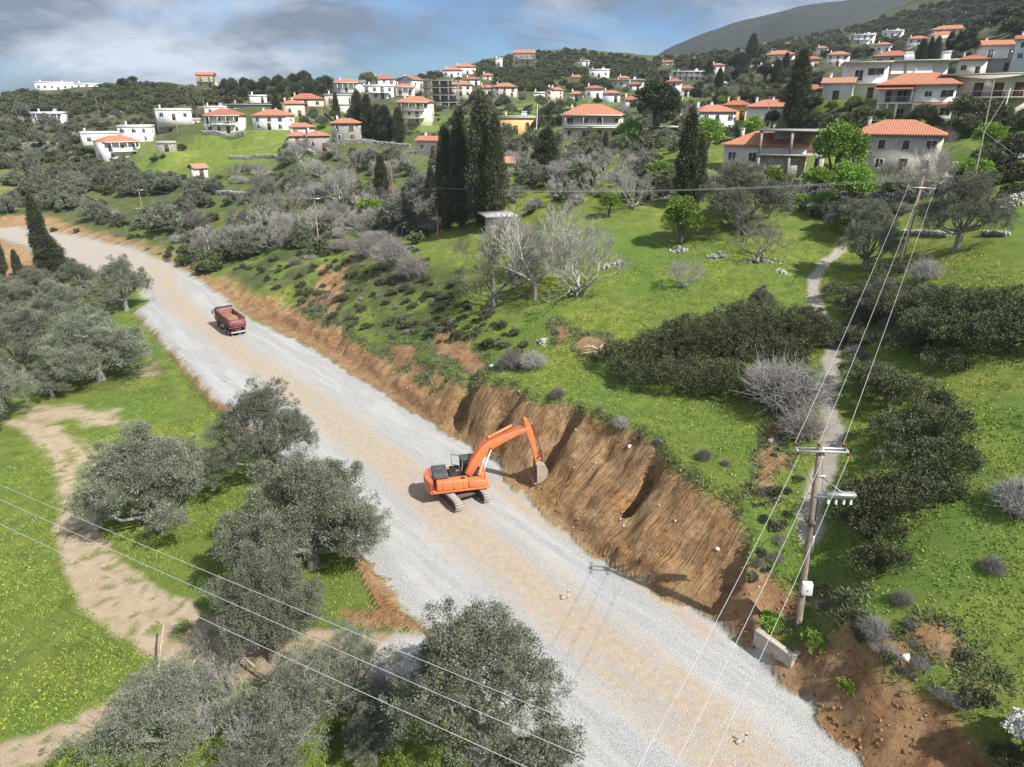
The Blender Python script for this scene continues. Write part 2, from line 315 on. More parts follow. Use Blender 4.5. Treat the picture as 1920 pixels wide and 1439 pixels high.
# ---------------------------------------------------------------- materials
def new_mat(name):
    m = bpy.data.materials.new(name); m.use_nodes = True; nt = m.node_tree
    b = nt.nodes['Principled BSDF']; return m, nt, b
def nd(nt, t, **k):
    n = nt.nodes.new(t)
    for a, v in k.items():
        if a in ('operation', 'data_type', 'blend_type', 'attribute_name', 'use_clamp', 'feature', 'attribute_type', 'noise_dimensions'): setattr(n, a, v)
        else: n.inputs[a].default_value = v
    return n
def tnoise(nt, vec, scale, det=4, rough=.55, dist=0):
    n = nd(nt, 'ShaderNodeTexNoise', Scale=scale, Detail=det, Roughness=rough, Distortion=dist); nt.links.new(vec, n.inputs['Vector']); return n.outputs['Fac']
def tramp(nt, fac, pts):
    r = nt.nodes.new('ShaderNodeValToRGB'); nt.links.new(fac, r.inputs[0]); e = r.color_ramp.elements
    def c(v): return (*v, 1) if isinstance(v, tuple) else (v, v, v, 1)
    e[0].position = pts[0][0]; e[0].color = c(pts[0][1]); e[1].position = pts[-1][0]; e[1].color = c(pts[-1][1])
    for p, v in pts[1:-1]:
        q = e.new(p); q.color = c(v)
    return r.outputs[0]
def tmix(nt, f, a, b, mode='MIX'):
    m = nt.nodes.new('ShaderNodeMix'); m.data_type = 'RGBA'; m.blend_type = mode
    for k, v in (('Factor', f), ('A', a), ('B', b)):
        if isinstance(v, (int, float)): m.inputs[k].default_value = v
        elif isinstance(v, tuple): m.inputs[k].default_value = (*v, 1)
        else: nt.links.new(v, m.inputs[k])
    return m.outputs['Result']
def tmath(nt, op, a, b=None, clamp=False):
    m = nt.nodes.new('ShaderNodeMath'); m.operation = op; m.use_clamp = clamp
    for i, v in enumerate((a, b)):
        if v is None: continue
        if isinstance(v, (int, float)): m.inputs[i].default_value = v
        else: nt.links.new(v, m.inputs[i])
    return m.outputs[0]
def tbump(nt, b, h, strength=.5, dist=.1):
    n = nd(nt, 'ShaderNodeBump', Strength=strength, Distance=dist); nt.links.new(h, n.inputs['Height']); nt.links.new(n.outputs[0], b.inputs['Normal'])

def terrain_material():
    m, nt, b = new_mat('terrain'); L = nt.links.new
    g = nt.nodes.new('ShaderNodeNewGeometry'); P = g.outputs['Position']
    def at(n): a = nt.nodes.new('ShaderNodeAttribute'); a.attribute_name = n; return a.outputs['Fac']
    # grass
    n0 = tnoise(nt, P, .09, 5, .6); n1 = tnoise(nt, P, .6, 6, .65); n2 = tnoise(nt, P, 5, 5, .7); n3 = tnoise(nt, P, 26, 3, .7)
    green = tramp(nt, n1, [(.30, (.115, .150, .032)), (.47, (.210, .255, .050)), (.60, (.32, .345, .070)), (.75, (.42, .40, .10))])
    lush = tramp(nt, n2, [(.3, (.095, .165, .035)), (.55, (.165, .265, .050)), (.8, (.30, .37, .080))])
    grass = tmix(nt, tramp(nt, n0, [(.38, 0.1), (.62, .85)]), green, lush)
    grass = tmix(nt, tmath(nt, 'MULTIPLY', tramp(nt, n3, [(.42, 1), (.62, 0)]), .45), grass, (.085, .13, .03))
    bare = tramp(nt, tnoise(nt, P, .33, 7, .7), [(.57, 0), (.68, .8)])
    grass = tmix(nt, tmath(nt, 'MULTIPLY', bare, at('dry')), grass, (.26, .20, .12))
    # scrubby hillside
    s1 = tnoise(nt, P, .11, 8, .72); s2 = tnoise(nt, P, .5, 5, .7)
    scrub = tramp(nt, s1, [(.34, (.050, .062, .028)), (.48, (.092, .105, .050)), (.58, (.145, .15, .078)), (.70, (.25, .23, .15))])
    scrub = tmix(nt, tramp(nt, s2, [(.40, .75), (.60, 0)]), scrub, (.050, .065, .030))
    c = tmix(nt, at('scrub'), grass, scrub)
    # soil of the cut with bucket teeth grooves running down the face
    mp = nt.nodes.new('ShaderNodeVectorMath'); mp.operation = 'DOT_PRODUCT'; L(P, mp.inputs[0]); mp.inputs[1].default_value = (-.62, .76, .10)
    sz = nt.nodes.new('ShaderNodeSeparateXYZ'); L(P, sz.inputs[0])
    cb = nt.nodes.new('ShaderNodeCombineXYZ'); L(tmath(nt, 'MULTIPLY', mp.outputs['Value'], 3.2), cb.inputs[0]); L(tmath(nt, 'MULTIPLY', sz.outputs[2], .34), cb.inputs[1])
    teeth = tnoise(nt, cb.outputs[0], 1.5, 3, .6); teeth2 = tnoise(nt, P, 1.7, 9, .8); teeth3 = tnoise(nt, P, .25, 4, .6)
    soil = tramp(nt, teeth2, [(.34, (.10, .050, .022)), (.47, (.29, .150, .062)), (.58, (.44, .25, .11)), (.72, (.56, .37, .19))])
    soil = tmix(nt, tramp(nt, teeth3, [(.35, .0), (.62, .8)]), soil, tramp(nt, teeth2, [(.3, (.20, .115, .06)), (.6, (.42, .28, .155)), (.8, (.56, .42, .27))]))
    groove = tmath(nt, 'MULTIPLY', tmath(nt, 'MULTIPLY', tramp(nt, teeth, [(.38, 1), (.56, 0)]), at('teeth')), tramp(nt, tnoise(nt, P, .8, 5, .7), [(.36, .15), (.60, 1)]))
    soil = tmix(nt, tmath(nt, 'MULTIPLY', groove, .38), soil, (.17, .10, .052))
    red = tramp(nt, tnoise(nt, P, .16, 4, .6), [(.35, (.30, .15, .07)), (.6, (.36, .21, .11)), (.75, (.20, .105, .055))])
    soil = tmix(nt, at('mud'), soil, tmix(nt, tramp(nt, teeth2, [(.4, .75), (.62, 0)]), red, (.10, .052, .03)))
    ledge = tramp(nt, tnoise(nt, P, .45, 3, .5), [(.42, 0), (.66, .55)]); soil = tmix(nt, ledge, soil, tmix(nt, teeth2, (.30, .19, .095), (.54, .40, .24)))
    c = tmix(nt, at('soil'), c, soil)
    # sandy track
    t1 = tnoise(nt, P, 1.1, 8, .72)
    sand = tramp(nt, t1, [(.28, (.43, .325, .215)), (.5, (.56, .44, .31)), (.72, (.64, .53, .40))])
    c = tmix(nt, at('track'), c, sand)
    # grey gravel of the road, with trampled tan strips
    v = nt.nodes.new('ShaderNodeTexVoronoi'); v.inputs['Scale'].default_value = 20; L(P, v.inputs['Vector'])
    grey = tramp(nt, v.outputs['Color'], [(.0, (.29, .288, .285)), (.45, (.405, .40, .395)), (1, (.56, .555, .545))])
    grey = tmix(nt, tramp(nt, tnoise(nt, P, 40, 2, .7), [(.35, .4), (.55, 0)]), grey, (.22, .215, .21))
    tan = tramp(nt, tnoise(nt, P, 2.0, 8, .7), [(.3, (.38, .30, .215)), (.6, (.49, .40, .30)), (.8, (.56, .50, .42))])
    rc = nt.nodes.new('ShaderNodeCombineXYZ')
    d1 = nt.nodes.new('ShaderNodeVectorMath'); d1.operation = 'DOT_PRODUCT'; L(P, d1.inputs[0]); d1.inputs[1].default_value = (.77, .64, 0)
    L(tmath(nt, 'MULTIPLY', d1.outputs['Value'], .55), rc.inputs[0]); L(tmath(nt, 'MULTIPLY', mp.outputs['Value'], .06), rc.inputs[1])
    streak = tnoise(nt, rc.outputs[0], 1.6, 7, .68)
    tf = tmath(nt, 'ADD', at('tan'), tmath(nt, 'MULTIPLY', tmath(nt, 'SUBTRACT', streak, .5), 2.4), True)
    tf = tmath(nt, 'ADD', tf, tmath(nt, 'MULTIPLY', tmath(nt, 'SUBTRACT', t1, .5), .9), True)
    pale = tmix(nt, tramp(nt, streak, [(.45, 0), (.62, .75)]), grey, (.53, .525, .515))
    road = tmix(nt, tramp(nt, tf, [(.20, 0), (.70, .9)]), pale, tan)
    c = tmix(nt, at('gravel'), c, road)
    path = tramp(nt, t1, [(.3, (.40, .355, .30)), (.7, (.55, .505, .44))])
    c = tmix(nt, at('path'), c, path)
    L(c, b.inputs['Base Color']); b.inputs['Roughness'].default_value = .95; b.inputs['Specular IOR Level'].default_value = .15
    soilm = tmath(nt, 'MAXIMUM', at('soil'), at('gravel'))
    hh = tmix(nt, at('soil'), n3, tmath(nt, 'ADD', tmath(nt, 'MULTIPLY', teeth2, 2.2), tmath(nt, 'MULTIPLY', tmath(nt, 'SUBTRACT', 1, groove), 1.6)))
    hh = tmix(nt, at('gravel'), hh, tmath(nt, 'MULTIPLY', v.outputs['Distance'], -.35))
    tbump(nt, b, hh, 1.0, .12)
    return m
# ---------------------------------------------------------------- terrain mesh
def mesh_np(name, co, faces, mats=(), smooth=False, mi=None):
    """co (n,3) array; faces (m,k) int array with k = 3 or 4"""
    co = np.asarray(co, np.float32); faces = np.asarray(faces, np.int32); k = faces.shape[1]; m = len(faces)
    me = bpy.data.meshes.new(name); me.vertices.add(len(co)); me.vertices.foreach_set('co', co.ravel())
    me.loops.add(m * k); me.loops.foreach_set('vertex_index', faces.ravel())
    me.polygons.add(m); me.polygons.foreach_set('loop_start', np.arange(0, m * k, k, dtype=np.int32))
    if smooth: me.polygons.foreach_set('use_smooth', np.ones(m, bool))
    for t in mats: me.materials.append(t)
    if mi is not None: me.polygons.foreach_set('material_index', np.asarray(mi, np.int32))
    me.update(calc_edges=True); me.validate(); return me
def tag(o, label=None, cat=None, group=None, kind=None):
    if label: o['label'] = label
    if cat: o['category'] = cat
    if group: o['group'] = group
    if kind: o['kind'] = kind
    return o
def link(name, me, parent=None, loc=None, rot=None, scale=None):
    o = bpy.data.objects.new(name, me); col.objects.link(o)
    if parent is not None: o.parent = parent
    if loc is not None: o.location = loc
    if rot is not None: o.rotation_euler = rot
    if scale is not None: o.scale = scale
    return o
def line_mask(pts, w, soft=.6, nz=.5, world=None):
    p = GP(pts) if world is None else world
    d = seg_dist(X2, Y2, p)
    if isinstance(w, (list, tuple)):   # width varies along the line: use nearest vertex
        dd = np.stack([np.hypot(X2 - a, Y2 - b) for a, b in p]); w = (np.array(w)[:, None, None] / (dd + .3) ** 2).sum(0) / (1 / (dd + .3) ** 2).sum(0)
    return 1 - sstep(-soft, soft, d - w + fbm(X2, Y2, 1.6, 3, 77) * nz)
def poly_mask(pts, soft=.8, nz=1.0):
    p = GP(pts); return 1 - sstep(-soft, soft, sdist(X2, Y2, p) + fbm(X2, Y2, 2.0, 3, 78) * nz)
def build_terrain():
    A = {}
    GR = XY0([(1612,1439),(1500,1312),(1440,1250),(1378,1200),(1325,1160),(1190,1092),(1080,1015),(1000,952),(950,902),(925,866),(868,832),(770,770),(700,728),(640,688),(560,640),(480,604),(452,585),(428,566),(385,533),(345,508),(298,487)])
    GL = XY0([(262,548),(285,560),(255,580),(300,630),(345,680),(400,738),(500,835),(600,940),(700,1062),(755,1142),(815,1190),(840,1260),(985,1410),(1130,1640),(1850,1640)])
    gr = 1 - sstep(-.35, .35, sdist(X2, Y2, np.r_[GR, GL]) + fbm(X2, Y2, 1.5, 3, 71) * .7)
    apron = poly_mask([(740,1190),(830,1200),(860,1270),(790,1290),(720,1275),(690,1240)], .4, .8)
    far = 1 - sstep(-.3, .3, sdist(X2, Y2, np.r_[XY0([(300,487),(250,466),(200,455),(130,441),(50,430),(-150,424)]), XY0([(-150,440),(0,447),(60,463),(112,485),(160,499),(225,520),(280,548),(345,508)])]) + fbm(X2, Y2, 2.5, 3, 72) * .8)
    A['gravel'] = np.maximum.reduce([gr, far, apron * .9])
    cl = XY0([(1560,1640),(1400,1439),(1130,1210),(960,1070),(800,930),(610,770),(490,690),(400,620),(330,570),(310,530),(280,500)])
    tan = 1 - sstep(.2, 4.2, seg_dist(X2, Y2, cl)); tan = np.maximum(tan * .75, far * .5)
    cl2 = XY0([(1330,1190),(1130,1050),(1000,965),(900,880)]); tan = np.maximum(tan, .55 * (1 - sstep(.2, 1.2, seg_dist(X2, Y2, cl2))))
    A['tan'] = tan
    tr = line_mask([(95,805),(150,845),(180,880),(150,930),(140,990),(170,1060),(230,1130),(320,1180),(430,1215),(560,1235),(680,1225),(780,1245)], [.8,.9,1.0,1.2,1.4,1.8,2.1,2.2,2.3,2.2,2.0,1.4], .2, .4)
    tr = np.maximum(tr, line_mask([(20,792),(60,800),(100,840),(125,890),(130,940)], .8, .4, .6))
    tr = np.maximum(tr, line_mask([(-60,1439),(60,1410),(150,1365),(230,1325),(330,1270),(430,1225)], [1.2,1.1,1.1,1.2,1.4,1.6], .35))
    tr = np.maximum(tr, .9 * poly_mask([(40,765),(130,760),(215,770),(250,795),(200,800),(130,790),(60,790)], .9, 1.6))
    tr = np.maximum(tr, .55 * poly_mask([(260,690),(290,680),(300,700),(260,710)], .9, 1.2))
    strip = np.maximum(line_mask([(120,808),(150,832),(168,850)], .22, .2, .3), line_mask([(160,870),(146,905),(142,950)], .28, .25, .4)); tr *= 1 - .85 * strip
    tr *= 1 - .6 * sstep(.72, .80, vnoise(X2 / .6, Y2 / .6, 91))
    A['track'] = tr
    foot = line_mask([(1520,1000),(1515,960),(1540,900),(1556,850),(1560,800),(1550,750),(1556,700),(1562,650),(1545,600),(1526,565),(1525,525),(1548,490),(1580,468)], .66, .2, .3)
    foot = np.maximum(foot, line_mask([(1782,372),(1780,340),(1775,318),(1700,300)], .8, .3, .3))
    A['path'] = foot
    soil = cutness.copy()
    # the old part of the bank is half overgrown
    grown = sstep(62, 74, Y2) * sstep(1.0, 3.5, SDR) + .0
    soil *= 1 - grown * sstep(-.25, .1, fbm(X2, Y2, 6, 3, 81) + .12)
    soil = np.maximum(soil, ((SDR > -2.5) & (SDR < .9)) * (1 - A['gravel']) * sstep(-2.5, -.5, SDR + 1.2) * .97)
    for pts in ([(600,500),(640,508),(660,560),(610,590),(585,560)], [(470,575),(520,560),(560,590),(580,625),(520,610)],
                [(1065,625),(1120,632),(1150,655),(1110,668),(1075,655)], [(1425,790),(1470,800),(1462,860),(1425,945),(1395,930),(1430,880)], [(700,640),(760,650),(830,700),(900,740),(840,745),(760,700)],
                [(820,620),(900,650),(930,700),(860,700),(800,660)], [(0,408),(75,402),(130,420),(120,440),(60,425),(0,420)], [(105,425),(160,430),(250,452),(180,450),(120,440)],
                [(370,540),(430,535),(425,560),(400,560)], [(640,1150),(760,1150),(800,1180),(700,1185)], [(1380,1090),(1480,1100),(1490,1180),(1420,1210),(1350,1160)],
                [(1540,1130),(1590,1140),(1600,1230),(1560,1240)], [(1690,1150),(1760,1190),(1820,1240),(1860,1290),(1800,1300),(1740,1220)], [(1650,1180),(1700,1230),(1700,1260),(1650,1250)],
                [(360,410),(400,405),(395,420)], [(1050,600),(1070,640),(1040,650)]):
        soil = np.maximum(soil, poly_mask(pts, .7, 1.6))
    soil = np.maximum(soil, poly_mask([(0,450),(60,470),(160,505),(120,520),(0,530),(-80,500)], 1.2, 1))
    edge = (SDR > 0) * (1 - sstep(.3, 1.1, SDR)) * ((X2 * .77 + Y2 * .64) < 34); soil = np.maximum(soil, edge)
    hills = sstep(240, 300, _dist) * (vnoise(X2 / 14, Y2 / 11, 85) > .86) * .6; soil = np.maximum(soil, hills)
    A['soil'] = np.clip(soil, 0, 1)
    A['teeth'] = (1 - sstep(62, 72, Y2)) * sstep(.4, 1.5, ZZ) * sstep(33, 39, Y2) + .25
    mud = poly_mask([(1350,1080),(1480,1090),(1490,1180),(1420,1215),(1330,1160)], .8, 1) + (1 - sstep(24, 34, Y2)) * (X2 > 5) * .75 + sstep(60, 70, Y2) * .7 * (Y2 < 110)
    A['mud'] = np.clip(mud, 0, 1)
    farf = sstep(215, 330, _dist + fbm(X2, Y2, 60, 2, 83) * 120)
    left = sstep(120, 230, _dist) * sstep(-.35, .25, fbm(X2, Y2, 40, 3, 84))
    bank = sstep(72, 84, Y2) * sstep(1, 4, SDR) * (1 - sstep(14, 20, SDR)) * (X2 < 4) * sstep(-.2, .25, fbm(X2, Y2, 5, 3, 86)) * .8
    A['scrub'] = np.clip(np.maximum.reduce([farf, left * .75, bank]), 0, 1)
    A['dry'] = np.clip(.30 + sstep(60, 160, _dist), 0, 1)
    ny, nx = X2.shape; idx = np.arange(ny * nx).reshape(ny, nx)
    F = np.stack([idx[:-1, :-1], idx[:-1, 1:], idx[1:, 1:], idx[1:, :-1]], -1).reshape(-1, 4)
    def fc(a): return ((a[:-1, :-1] + a[:-1, 1:] + a[1:, 1:] + a[1:, :-1]) / 4).ravel()
    g, t, p, s = fc(A['gravel']), fc(A['track']), fc(A['path']), fc(A['soil'] * (SDR < 14) * (SDR > -3) * (_dist < 125))
    cls = np.zeros(len(F), int); cls[s > .5] = 4; cls[t > .5] = 2; cls[p > .5] = 3; cls[g > .5] = 1
    co = np.stack([X2, Y2, ZZ], -1).reshape(-1, 3); mat = terrain_material()
    for k, nm in enumerate(['ground', 'gravel_road', 'dirt_track', 'footpath', 'earth_bank']):
        f = F[cls == k]; used, inv = np.unique(f, return_inverse=True); me = mesh_np(nm, co[used], inv.reshape(-1, 4), [mat], True)
        for a, v in A.items():
            at = me.attributes.new(a, 'FLOAT', 'POINT'); at.data.foreach_set('value', v.ravel()[used].astype(np.float32))
        # common normals across the split so no seam shows
        me.normals_split_custom_set_from_vertices(VN[used]) if VN is not None else None
        tag(link(nm, me), kind='structure')
    return A
_gy, _gx = np.gradient(ZZ, GY, GX); VN = np.stack([-_gx, -_gy, np.ones_like(ZZ)], -1).reshape(-1, 3); VN /= np.linalg.norm(VN, axis=1)[:, None]
MASK = build_terrain()
def MV(name, x, y):
    i = np.clip(np.searchsorted(GX, x) - 1, 0, len(GX) - 2); j = np.clip(np.searchsorted(GY, y) - 1, 0, len(GY) - 2)
    return MASK[name][j, i]
# distant mountain behind the village ridge
def build_mountain():
    xs = np.linspace(-300, 3400, 150); ys = np.linspace(900, 2400, 80); X, Y = np.meshgrid(xs, ys)
    pk = np.array([Pd(u, v, 1550) for u, v in [(1150,150),(1212,105),(1260,84),(1320,62),(1420,38),(1530,26),(1700,6),(1850,-30),(2300,-90),(3000,-120)]])
    crest = np.interp(X / Y * 1500, pk[:, 0], pk[:, 2], left=-60, right=330)
    Z = crest - np.abs(Y - 1500) * .34 + fbm(X, Y, 260, 5, 95) * 55 * sstep(10, 160, np.abs(Y - 1500)) + fbm(X, Y, 60, 3, 96) * 5
    ny, nx = X.shape; idx = np.arange(ny * nx).reshape(ny, nx)
    F = np.stack([idx[:-1, :-1], idx[:-1, 1:], idx[1:, 1:], idx[1:, :-1]], -1).reshape(-1, 4)
    m, nt, b = new_mat('mountain'); g = nt.nodes.new('ShaderNodeNewGeometry'); P = g.outputs['Position']
    c = tramp(nt, tnoise(nt, P, .05, 8, .75), [(.35, (.010, .018, .016)), (.52, (.018, .029, .022)), (.65, (.034, .044, .028)), (.75, (.065, .065, .045))])
    nt.links.new(c, b.inputs['Base Color']); b.inputs['Roughness'].default_value = 1; tbump(nt, b, tnoise(nt, P, .08, 6, .7), 1, 6)
    tag(link('mountain', mesh_np('mountain', np.stack([X, Y, Z], -1).reshape(-1, 3), F, [m], True)), kind='structure')
build_mountain()
# ---------------------------------------------------------------- mesh accumulator (all quads)
class MB:
    def __init__(s): s.v = []; s.f = []; s.m = []; s.n = 0
    def add(s, v, f, mi=0):
        v = np.asarray(v, float).reshape(-1, 3); f = np.asarray(f, int).reshape(-1, 4)
        s.v.append(v); s.f.append(f + s.n); s.m.append(np.full(len(f), mi)); s.n += len(v); return s
    def box(s, c, d, rz=0, mi=0, M=None, taper=1.0):
        x, y, z = d[0] / 2, d[1] / 2, d[2] / 2; t = taper
        v = np.array([(-x,-y,-z),(x,-y,-z),(x,y,-z),(-x,y,-z),(-x*t,-y*t,z),(x*t,-y*t,z),(x*t,y*t,z),(-x*t,y*t,z)])
        if rz: v = v @ np.array([[math.cos(rz), math.sin(rz), 0], [-math.sin(rz), math.cos(rz), 0], [0, 0, 1]])
        v = v + np.array(c)
        if M is not None: v = v @ np.array(M.to_3x3()).T + np.array(M.translation)
        return s.add(v, [(3,2,1,0),(4,5,6,7),(0,1,5,4),(1,2,6,5),(2,3,7,6),(3,0,4,7)], mi)
    def tube(s, pts, rad, n=6, mi=0, cap=True):
        P = np.asarray(pts, float); r = np.broadcast_to(np.asarray(rad, float), (len(P),))
        T = np.gradient(P, axis=0); T /= np.linalg.norm(T, axis=1)[:, None] + 1e-9
        up = np.array([0, 0, 1.0]) if abs(T[0][2]) < .9 else np.array([1.0, 0, 0]); rings = []
        for p, t, q in zip(P, T, r):
            a = np.cross(t, up); a /= np.linalg.norm(a) + 1e-9; b = np.cross(t, a)
            th = np.arange(n) * 2 * math.pi / n; rings.append(p + q * (np.cos(th)[:, None] * a + np.sin(th)[:, None] * b))
        V = np.concatenate(rings); F = []
        for i in range(len(P) - 1):
            for k in range(n): F.append((i*n+k, i*n+(k+1)%n, (i+1)*n+(k+1)%n, (i+1)*n+k))
        if cap and n % 2 == 0:
            for o in (0, (len(P) - 1) * n):
                for i in range(n // 2 - 1): F.append((o+i, o+i+1, o+n-2-i, o+n-1-i))
        return s.add(V, F, mi)
    def prism(s, poly, y0, y1, mi=0, M=None):
        """even-sided convex-ish outline in xz extruded along y; poly ordered so that strips (i,i+1,n-2-i,n-1-i) cover it"""
        p = np.asarray(poly, float); n = len(p)
        v = np.r_[np.c_[p[:, 0], np.full(n, y0), p[:, 1]], np.c_[p[:, 0], np.full(n, y1), p[:, 1]]]
        F = [(i, (i+1) % n, n+(i+1) % n, n+i) for i in range(n)]
        for o in (0, n):
            for i in range(n // 2 - 1): F.append((o+i, o+i+1, o+n-2-i, o+n-1-i))
        if M is not None: v = v @ np.array(M.to_3x3()).T + np.array(M.translation)
        return s.add(v, F, mi)
    def mesh(s, name, mats, smooth=False):
        return mesh_np(name, np.concatenate(s.v), np.concatenate(s.f), mats, smooth, np.concatenate(s.m) if len(mats) > 1 else None)
    def build(s, name, mats, parent=None, loc=None, smooth=False):
        return link(name, s.mesh(name, mats if isinstance(mats, (list, tuple)) else [mats], smooth), parent, loc)

def leaf_mat(name, cols, rough=.6, scale=1.3, spec=.3):
    m, nt, b = new_mat(name); tc = nt.nodes.new('ShaderNodeTexCoord'); at = nt.nodes.new('ShaderNodeAttribute'); at.attribute_name = 'rnd'
    oi = nt.nodes.new('ShaderNodeObjectInfo')
    n = tnoise(nt, tc.outputs['Object'], scale, 4, .65)
    f = tmath(nt, 'ADD', tmath(nt, 'MULTIPLY', n, .45), tmath(nt, 'MULTIPLY', at.outputs['Fac'], .55))
    c = tramp(nt, f, [(.18, cols[0]), (.5, cols[1]), (.82, cols[2])])
    hs = nt.nodes.new('ShaderNodeHueSaturation'); nt.links.new(c, hs.inputs['Color'])
    nt.links.new(tmath(nt, 'ADD', tmath(nt, 'MULTIPLY', oi.outputs['Random'], .5), .75), hs.inputs['Value'])
    nt.links.new(tmath(nt, 'ADD', tmath(nt, 'MULTIPLY', oi.outputs['Random'], .024), .488), hs.inputs['Hue'])
    nt.links.new(hs.outputs[0], b.inputs['Base Color']); b.inputs['Roughness'].default_value = rough; b.inputs['Specular IOR Level'].default_value = spec
    return m
def bark_mat(name, c1, c2, scale=6):
    m, nt, b = new_mat(name); tc = nt.nodes.new('ShaderNodeTexCoord'); mp = nd(nt, 'ShaderNodeMapping'); mp.inputs['Scale'].default_value = (1, 1, .25); nt.links.new(tc.outputs['Object'], mp.inputs[0])
    n = tnoise(nt, mp.outputs[0], scale, 6, .7); nt.links.new(tramp(nt, n, [(.35, c1), (.65, c2)]), b.inputs['Base Color']); b.inputs['Roughness'].default_value = .9; tbump(nt, b, n, .8, .05)
    return m
M_OLIVE = leaf_mat('olive_leaves', [(.085, .098, .062), (.165, .182, .125), (.29, .31, .235)], .55)
M_OLIVE2 = leaf_mat('olive_leaves_warm', [(.10, .115, .06), (.185, .205, .11), (.30, .31, .20)], .55)
M_MASTIC = leaf_mat('mastic_leaves', [(.050, .064, .026), (.098, .118, .048), (.175, .195, .085)], .5)
M_THICK = leaf_mat('thicket_leaves', [(.048, .064, .028), (.098, .120, .050), (.185, .210, .098)], .55)
M_BRIGHT = leaf_mat('spring_leaves', [(.11, .19, .03), (.21, .33, .05), (.33, .46, .09)], .5)
M_CYPR = leaf_mat('cypress_leaves', [(.040, .050, .026), (.075, .090, .045), (.14, .155, .08)], .7)
M_PINE = leaf_mat('pine_needles', [(.035, .050, .028), (.070, .092, .046), (.13, .155, .08)], .7)
M_SCRUB = leaf_mat('scrub_leaves', [(.070, .085, .040), (.13, .15, .075), (.21, .225, .13)], .6)
M_TWIG = leaf_mat('bare_twigs', [(.22, .205, .185), (.36, .34, .315), (.52, .50, .47)], .9, 2, .1)
M_TWIGD = leaf_mat('dark_twigs', [(.12, .105, .095), (.23, .21, .19), (.36, .335, .31)], .9, 2, .1)
M_TWIGR = leaf_mat('reddish_twigs', [(.18, .125, .095), (.34, .25, .19), (.48, .37, .28)], .9, 2, .1)
M_BLOSSOM = leaf_mat('blossom', [(.55, .55, .52), (.75, .75, .72), (.85, .85, .83)], .6)
M_BARK = bark_mat('bark', (.07, .06, .05), (.22, .19, .16)); M_BARKG = bark_mat('grey_bark', (.13, .12, .105), (.34, .32, .29))
def add_rnd(me, nf, per=4, groups=None, r=None):
    r = r or rng
    v = r.random(nf) if groups is None else .28 * r.random(nf) + .72 * groups
    at = me.attributes.new('rnd', 'FLOAT', 'POINT'); at.data.foreach_set('value', np.repeat(v, per).astype(np.float32))
def crown_pts(lobes, n_clump, per, cr, r, shell=(.72, 1.05), zlo=-.6):
    """clump centres spread through the lobes, then leaf positions round each clump"""
    lob = np.array(lobes); w = lob[:, 3] * lob[:, 4]; w = w / w.sum()
    k = r.choice(len(lob), n_clump, p=w); d = r.normal(size=(n_clump, 3)); d /= np.linalg.norm(d, axis=1)[:, None]
    bad = d[:, 2] < zlo; d[bad, 2] *= -.5; rad = r.uniform(shell[0], shell[1], n_clump)
    C = lob[k, :3] + d * np.c_[lob[k, 3], lob[k, 3], lob[k, 4]] * rad[:, None]
    g = r.random(n_clump); cs = cr * r.uniform(.6, 1.4, n_clump)
    off = r.normal(size=(n_clump, per, 3)); off *= (r.random((n_clump, per)) ** .45 / np.linalg.norm(off, axis=2))[..., None]
    P = C[:, None] + off * cs[:, None, None] * np.array([1, 1, .8]); D = off + d[:, None] * .9 + np.array([0, 0, .25])
    return P.reshape(-1, 3), D.reshape(-1, 3), np.repeat(g, per), C
def leaves_mesh(name, P, D, g, L, W, mat, r):
    n = len(P); D = D + r.normal(size=(n, 3)) * .55; D /= np.linalg.norm(D, axis=1)[:, None] + 1e-9
    S = np.cross(D, r.normal(size=(n, 3))); S /= np.linalg.norm(S, axis=1)[:, None] + 1e-9
    l = (L * r.uniform(.6, 1.4, n))[:, None]; w = (W * r.uniform(.6, 1.4, n))[:, None]
    V = np.stack([P - S * w * .35, P + D * l * .5 - S * w, P + D * l, P + D * l * .5 + S * w], 1).reshape(-1, 3)
    me = mesh_np(name, V, np.arange(4 * n).reshape(-1, 4), [mat]); add_rnd(me, n, 4, g, r); return me
def branch_tree(mb, r, base, d, L, rad, depth, spread=.6, up=.25, seg=3, sides=5, kids=(2, 4), mind=.006, tips=None, droop=0):
    p = np.array(base, float); d = np.array(d, float); d /= np.linalg.norm(d); pts = [p.copy()]; n = seg
    for i in range(n):
        d = d + r.normal(size=3) * .16 + np.array([0, 0, up * .3 - droop]); d /= np.linalg.norm(d); p = p + d * L / n; pts.append(p.copy())
    r1 = max(rad * .62, mind)
    mb.tube(pts, np.linspace(rad, r1, n + 1), max(3, sides), 0, cap=False)
    if depth == 0:
        if tips is not None: tips.append(p)
        return
    k = r.integers(kids[0], kids[1] + 1)
    for i in range(k):
        q = pts[r.integers(max(1, n - 1), n + 1)] if i else pts[-1]
        e = r.normal(size=3); e -= e.dot(d) * d; e /= np.linalg.norm(e) + 1e-9
        nd_ = d + e * spread * r.uniform(.6, 1.3) + np.array([0, 0, up * .5]); nd_ /= np.linalg.norm(nd_)
        branch_tree(mb, r, q, nd_, L * r.uniform(.62, .86), r1 * (.9 if i == 0 else .72), depth - 1, spread, up, seg, max(3, sides - 1), kids, mind, tips, droop)
def rnd_on(me, r):
    n = len(me.vertices) ; at = me.attributes.new('rnd', 'FLOAT', 'POINT'); at.data.foreach_set('value', np.repeat(r.random(n // 4 + 1), 4)[:n].astype(np.float32))
